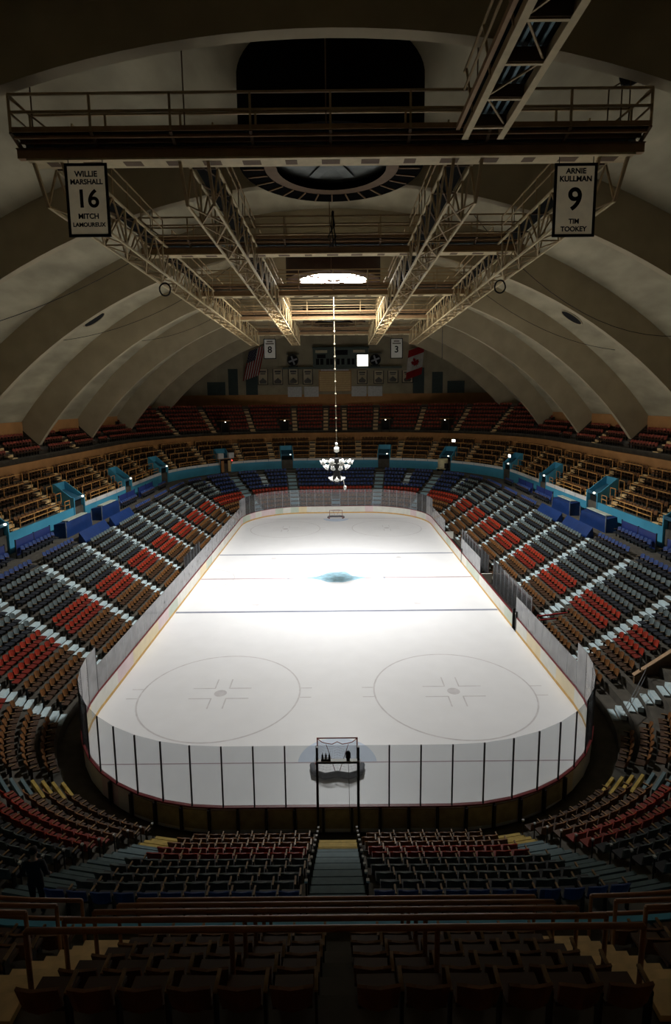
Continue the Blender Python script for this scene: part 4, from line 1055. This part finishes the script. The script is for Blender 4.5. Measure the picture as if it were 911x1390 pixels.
for i, (x0, x1) in enumerate(((-8.8, -6.3), (-5.7, -3.1), (3.2, 5.9), (6.3, 8.9))):
    tag(MB().box(((x0 + x1) / 2, YW - 0.1, 18.65), (x1 - x0, 0.06, 1.8)).box(((x0 + x1) / 2, YW - 0.06, 18.65), (x1 - x0 + .1, 0.04, 1.9)).build('white_board', 'paper'), 'plain white board low on the far wall, %s from the left' % ORD[i], 'board', 'white boards on the far wall')
# flags
def wave(u, v): return 0.10 * math.sin(u * 9 + v * 3)
def flagmesh(u0, u1, v0, v1, m, name, parent, W2, H2, lean, dy=0.0, nu=2, nv=10):
    vs = []
    for j in range(nv + 1):
        for i in range(nu + 1):
            u = u0 + (u1 - u0) * i / nu; v = v0 + (v1 - v0) * j / nv
            vs.append(((u - .5) * W2 - lean * v, wave(u, v) + dy, -v * H2 + 0.35 * (u - .5) * W2))
    fs = [(j * (nu + 1) + i, j * (nu + 1) + i + 1, (j + 1) * (nu + 1) + i + 1, (j + 1) * (nu + 1) + i) for j in range(nv) for i in range(nu)]
    return MB().add(vs, fs).build(name, m, parent, smooth=True)
t = thing('striped_flag', 'red and white striped flag with dark blue canton hanging aslant on the far wall', 'flag', (-14.2, YW - 1.4, 26.6))
for k in range(13): flagmesh(k / 13, (k + 1) / 13, 0.0, 1.0, 'flag_red' if k % 2 == 0 else 'flag_white', 'stripe', t, 3.0, 5.4, 1.3)
cn_ = flagmesh(0, 7 / 13, 0, 0.4, 'flag_blue', 'canton', t, 3.0, 5.4, 1.3, -0.03, 4)
st_ = MB()
for r_ in range(9):
    for c_ in range(6 if r_ % 2 == 0 else 5):
        u = (0.045 + c_ * 0.09 + (0.045 if r_ % 2 else 0)); v = 0.025 + r_ * 0.042; cx, cy, cz = (u - .5) * 3 - 1.3 * v, wave(u, v) - 0.05, -v * 5.4 + .35 * (u - .5) * 3
        st_.add([(cx + (0.085 if q % 2 == 0 else 0.035) * math.sin(q * PI / 5), cy, cz + (0.085 if q % 2 == 0 else 0.035) * math.cos(q * PI / 5)) for q in range(10)], [tuple(range(10))])
st_.build('stars', 'flag_white', cn_)['kind'] = 'stuff'
bar('staff', (-1.9, 0.02, -0.45), (1.9, 0.02, 0.62), 0.06, 'steel_tan', t, round_=True); bar('bracket', (1.2, 0, 0.4), (1.2, 1.5, 0.6), 0.05, 'steel_tan', t)
t = thing('leaf_flag', 'red and white flag with a red leaf hanging aslant on the far wall', 'flag', (15.1, YW - 1.4, 26.4))
for v0, v1, m_ in ((0, .25, 'flag_red'), (.25, .75, 'flag_white'), (.75, 1, 'flag_red')): flagmesh(0, 1, v0, v1, m_, 'band', t, 2.9, 5.3, 0.5, 0, 8)
lf = [(0, -1), (.06, -.5), (.5, -.6), (.42, -.42), (.9, -.05), (.78, .02), (.86, .4), (.6, .32), (.5, .46), (.22, .2), (.3, .75), (.16, .68), (0, 1)]
lf = lf + [(-x, z) for x, z in lf[-2:0:-1]]
MB().prism([(x * 0.85, z * 0.95) for x, z in lf], 0.02, Matrix.Rotation(-0.35, 3, 'Y'), (-0.25, -0.16, -2.65)).build('leaf', 'flag_red', t)
bar('staff', (-1.7, 0.02, -0.5), (1.7, 0.02, 0.62), 0.06, 'steel_tan', t, round_=True); bar('bracket', (1.2, 0, 0.4), (1.2, 1.5, 0.6), 0.05, 'steel_tan', t)

# ------------------------------------------------------------------ speaker cluster over centre ice
t = thing('speaker_cluster', 'cluster of white horn loudspeakers hanging on a long rope over centre ice', 'loudspeakers', (0.14, -0.4, 8.5))
bar('rope', (0, 0, 4.4), (-0.14, 0, 18.65), 0.05, 'rope_pale', t, round_=True)
for k in range(12): MB().lathe([(0, -.1), (.07, -.06), (.07, .06), (0, .1)], 8, (0, 0, 0)).build('rope_knot', 'rope_pale', t, (-0.14 * (k + 1) / 13, 0, 4.4 + 14.2 * (k + 1) / 13), True)
MB().lathe([(0, 4.45), (.1, 4.4), (.13, 4.2), (.08, 4.1), (.22, 3.95), (.24, 3.6), (.1, 3.5), (0, 3.5)], 16).build('cap', 'horn_white', t, smooth=True)
MB().lathe([(0, 3.5), (.1, 3.45), (.14, 3.05), (.5, 3.0), (.5, 2.92), (.2, 2.85), (.3, 2.3), (.34, 1.2), (.2, .7), (0, .65)], 16).build('core', 'iron', t, smooth=True)
hornm = MB().lathe([(0.04, 0), (0.07, 0.12), (0.12, 0.3), (0.22, 0.46), (0.36, 0.55), (0.38, 0.56), (0.34, 0.53), (0.2, 0.42), (0.06, 0.2)], 16).mesh('horn', 'horn_white', True)
for k in range(10):
    a = 2 * PI * k / 10; ca, sa = math.cos(a), math.sin(a)
    bar('arm', (0.3 * ca, 0.3 * sa, 2.5), (1.15 * ca, 1.15 * sa, 2.72), 0.06, 'horn_white', t)
    for rr_, zz, tl in ((1.15, 2.72, 1.9), (0.85, 2.35, 2.2)):
        h = put('horn', hornm, t, (rr_ * ca, rr_ * sa, zz)); h.rotation_euler = (0, tl, a); h.scale = (.62, .62, .62)
for k in range(6):
    a = 2 * PI * (k + .5) / 6; h = put('horn', hornm, t, (0.4 * math.cos(a), 0.4 * math.sin(a), 1.35)); h.rotation_euler = (0, 2.5, a); h.scale = (.7, .7, .7)
bar('tail', (0.6, 0, 1.0), (0.72, 0, 0.3), 0.06, 'horn_white', t)
MB().lathe([(0, -0.2), (.1, -.1), (.16, 0.1), (.1, .22), (0, .25)], 10).build('pendant', 'horn_white', t, (0.74, 0, 0.2), True)

# ------------------------------------------------------------------ near end: hand rails, hoops, tunnel
def slope_rail(st, side_off, lab, k0=0, k1=9):
    (x0, y0), n = at(*st, 1.2 + .745 * k0); th = rotn(n); t = thing('aisle_handrail', lab, 'railing', (x0, y0, .55 + .5 * k0), th, 'hand rails of the near aisles')
    L = (k1 - k0) * .745; Hh = (k1 - k0) * .5
    for k in range(k0, k1 + 1, 1):
        yy, zz = (k - k0) * .745, (k - k0) * .5
        bar('post', (side_off, yy + .3, zz), (side_off, yy + .3, zz + .82), 0.045, 'post_black', t, round_=True); blk('post_cap', (side_off, yy + .3, zz + .84), (0.07, 0.07, 0.05), 'paper', t)
slope_rail((0, 0.0), 0.69, 'row of dark posts with pale caps left of the near middle aisle'); slope_rail((0, 0.0), -0.69, 'row of dark posts with pale caps right of the near middle aisle')
slope_rail(corner(10, 'NL'), 0.62, 'row of dark posts with pale caps along the near left aisle'); slope_rail(corner(10, 'NR'), -0.62, 'row of dark posts with pale caps along the near right aisle')
for st_, lab in ((corner(14, 'NL'), 'arched brown guard rail above the near left seats'), (corner(14, 'NR'), 'arched brown guard rail above the near right seats')):
    (x, y), n = at(*st_, 11.45); t = thing('arched_rail', lab, 'railing', (x, y, 7.0), rotn(n))
    pts = [(-0.85, 0, 0)] + [(-0.85, 0, 1.2), (-0.75, 0, 1.5), (-0.5, 0, 1.62), (0.5, 0, 1.62), (0.75, 0, 1.5), (0.85, 0, 1.2)] + [(0.85, 0, 0)]
    MB().tube(pts, 0.035, 8).build('hoop', 'rail_brown', t, smooth=True); bar('bar', (-.85, 0, 1.05), (.85, 0, 1.05), 0.05, 'rail_brown', t, round_=True)
t = thing('tunnel_wall', 'sloping tan wall beside the dark players tunnel in the near right corner', 'wall', (16.0, -22.5, 0))
MB().prism([(-0.2, 0.2), (-0.2, 1.9), (0.2, 2.2), (3.4, 4.5), (3.4, 2.4), (1.0, 0.8)], 0.14).build('panel', 'steel_dark', t); bar('top_board', (-0.25, 0, 2.0), (3.45, 0, 4.55), 0.24, 'steel_brown', t, 0.05)
for xx, zz in ((0.1, 2.1), (1.7, 3.3), (3.3, 4.4)): bar('post', (xx, 0, zz), (xx, 0, zz + 0.9), 0.05, 'iron', t)
tag(MB().tube(sag((13.6, -25.6, 1.9), (16.4, -22.6, 2.5), 0.12, 8), 0.018, 5).tube(sag((13.6, -25.6, 1.5), (16.4, -22.6, 2.1), 0.12, 8), 0.018, 5).build('tunnel_cable', 'alu'), 'thin cables strung across the dark players tunnel', 'cable')

# ------------------------------------------------------------------ the person in the near left aisle
def person(loc, rz):
    S = 0.93
    J = {'pel': (0, 0, .95), 'wai': (0, .01, 1.08), 'che': (0, .0, 1.30), 'nek': (0, -.02, 1.48), 'hd0': (0, .01, 1.57), 'hd1': (0, .025, 1.66), 'hd2': (0, .01, 1.76)}
    R_ = {'pel': (.16, .125), 'wai': (.155, .12), 'che': (.18, .13), 'nek': (.062, .062), 'hd0': (.072, .085), 'hd1': (.082, .102), 'hd2': (.062, .078)}
    Ed = [('pel', 'wai'), ('wai', 'che'), ('che', 'nek'), ('nek', 'hd0'), ('hd0', 'hd1'), ('hd1', 'hd2')]
    for s, sd in ((-1, 'l'), (1, 'r')):
        J.update({'sh' + sd: (s * .19, -.01, 1.41), 'el' + sd: (s * .27, -.02, 1.13), 'wr' + sd: (s * .25, .16, .93), 'pa' + sd: (s * .24, .22, .88), 'hi' + sd: (s * .09, 0, .88), 'kn' + sd: (s * .105, .03, .50), 'an' + sd: (s * .11, -.02, .10), 'to' + sd: (s * .13, .15, .045)})
        R_.update({'sh' + sd: (.085, .085), 'el' + sd: (.058, .058), 'wr' + sd: (.038, .038), 'pa' + sd: (.022, .042), 'hi' + sd: (.105, .105), 'kn' + sd: (.07, .07), 'an' + sd: (.05, .05), 'to' + sd: (.042, .036)})
        Ed += [('che', 'sh' + sd), ('sh' + sd, 'el' + sd), ('el' + sd, 'wr' + sd), ('wr' + sd, 'pa' + sd), ('pel', 'hi' + sd), ('hi' + sd, 'kn' + sd), ('kn' + sd, 'an' + sd), ('an' + sd, 'to' + sd)]
        for i, (dx, ln) in enumerate(((-.03, .075), (-.01, .085), (.01, .08), (.03, .062))):
            b0 = Vector(J['pa' + sd]); a, b = 'f%d%sa' % (i, sd), 'f%d%sb' % (i, sd)
            J[a] = tuple(b0 + Vector((dx * .9, ln * .6, -.02))); J[b] = tuple(b0 + Vector((dx, ln * .85, -.06))); R_[a] = (.0095, .0095); R_[b] = (.008, .008); Ed += [('pa' + sd, a), (a, b)]
        b0 = Vector(J['wr' + sd]); J['t' + sd] = tuple(b0 + Vector((-s * .045, .05, -.03))); J['u' + sd] = tuple(b0 + Vector((-s * .055, .085, -.05))); R_['t' + sd] = (.012, .012); R_['u' + sd] = (.009, .009); Ed += [('wr' + sd, 't' + sd), ('t' + sd, 'u' + sd)]
    names = list(J); me = bpy.data.meshes.new('person_skeleton'); me.from_pydata([J[n] for n in names], [(names.index(a), names.index(b)) for a, b in Ed], [])
    o = bpy.data.objects.new('person_skeleton', me); COL.objects.link(o)
    md = o.modifiers.new('skin', 'SKIN'); md.use_smooth_shade = True; o.modifiers.new('sub', 'SUBSURF').levels = 2
    sv = me.skin_vertices[0].data
    for i, n in enumerate(names): sv[i].radius = R_[n]; sv[i].use_root = (n == 'pel')
    dg = bpy.context.evaluated_depsgraph_get(); dg.update()
    bm2 = bpy.data.meshes.new_from_object(o.evaluated_get(dg)); bpy.data.objects.remove(o)
    bm2.materials.clear()
    for m_ in ('jacket', 'trousers', 'skin', 'shoe'): bm2.materials.append(MATS[m_])
    for p in bm2.polygons:
        c = p.center
        p.material_index = 2 if c.z > 1.49 or (c.y > .165 and c.z > .7) else (1 if c.z < .93 and c.z > .09 else (3 if c.z <= .09 else 0)); p.use_smooth = True
    t = put('person', bm2, None, loc, rz, (S, S, S)); tag(t, 'person in dark jacket and trousers standing in the near left aisle, seen from behind', 'person')
    hb = MB(); vs = []; N1, N2 = 14, 7
    for j in range(N2 + 1):
        for i in range(N1):
            a = 2 * PI * i / N1; ph = (j / N2) * (1.15 if math.sin(a) > 0.2 else 1.75)
            vs.append((.098 * math.sin(ph) * math.cos(a), .118 * math.sin(ph) * math.sin(a), .115 * math.cos(ph)))
    hb.add(vs, [(j * N1 + i, (j + 1) * N1 + i, (j + 1) * N1 + (i + 1) % N1, j * N1 + (i + 1) % N1) for j in range(N2) for i in range(N1)]).build('hair', 'hair', t, (0, .015, 1.70), True)
    for s in (-1, 1):
        MB().lathe([(0, -.012), (.02, -.008), (.03, 0), (.02, .01), (0, .012)], 10).build('ear', 'skin', t, (s * .088, .01, 1.655), True).rotation_euler = (0, PI / 2, 0)
        MB().lathe([(0, -.012), (.011, -.006), (.011, .006), (0, .012)], 8).build('eye', 'print_black', t, (s * .033, .108, 1.675), True)
    MB().prism([(-.012, 0), (.012, 0), (.006, .05), (-.006, .05)], .03, None, (0, .118, 1.635)).build('nose', 'skin', t)
    MB().box((0, .108, 1.60), (.045, .012, .01)).build('mouth', 'flag_red', t)
person((-6.78, -38.62, 5.05), 0.1)
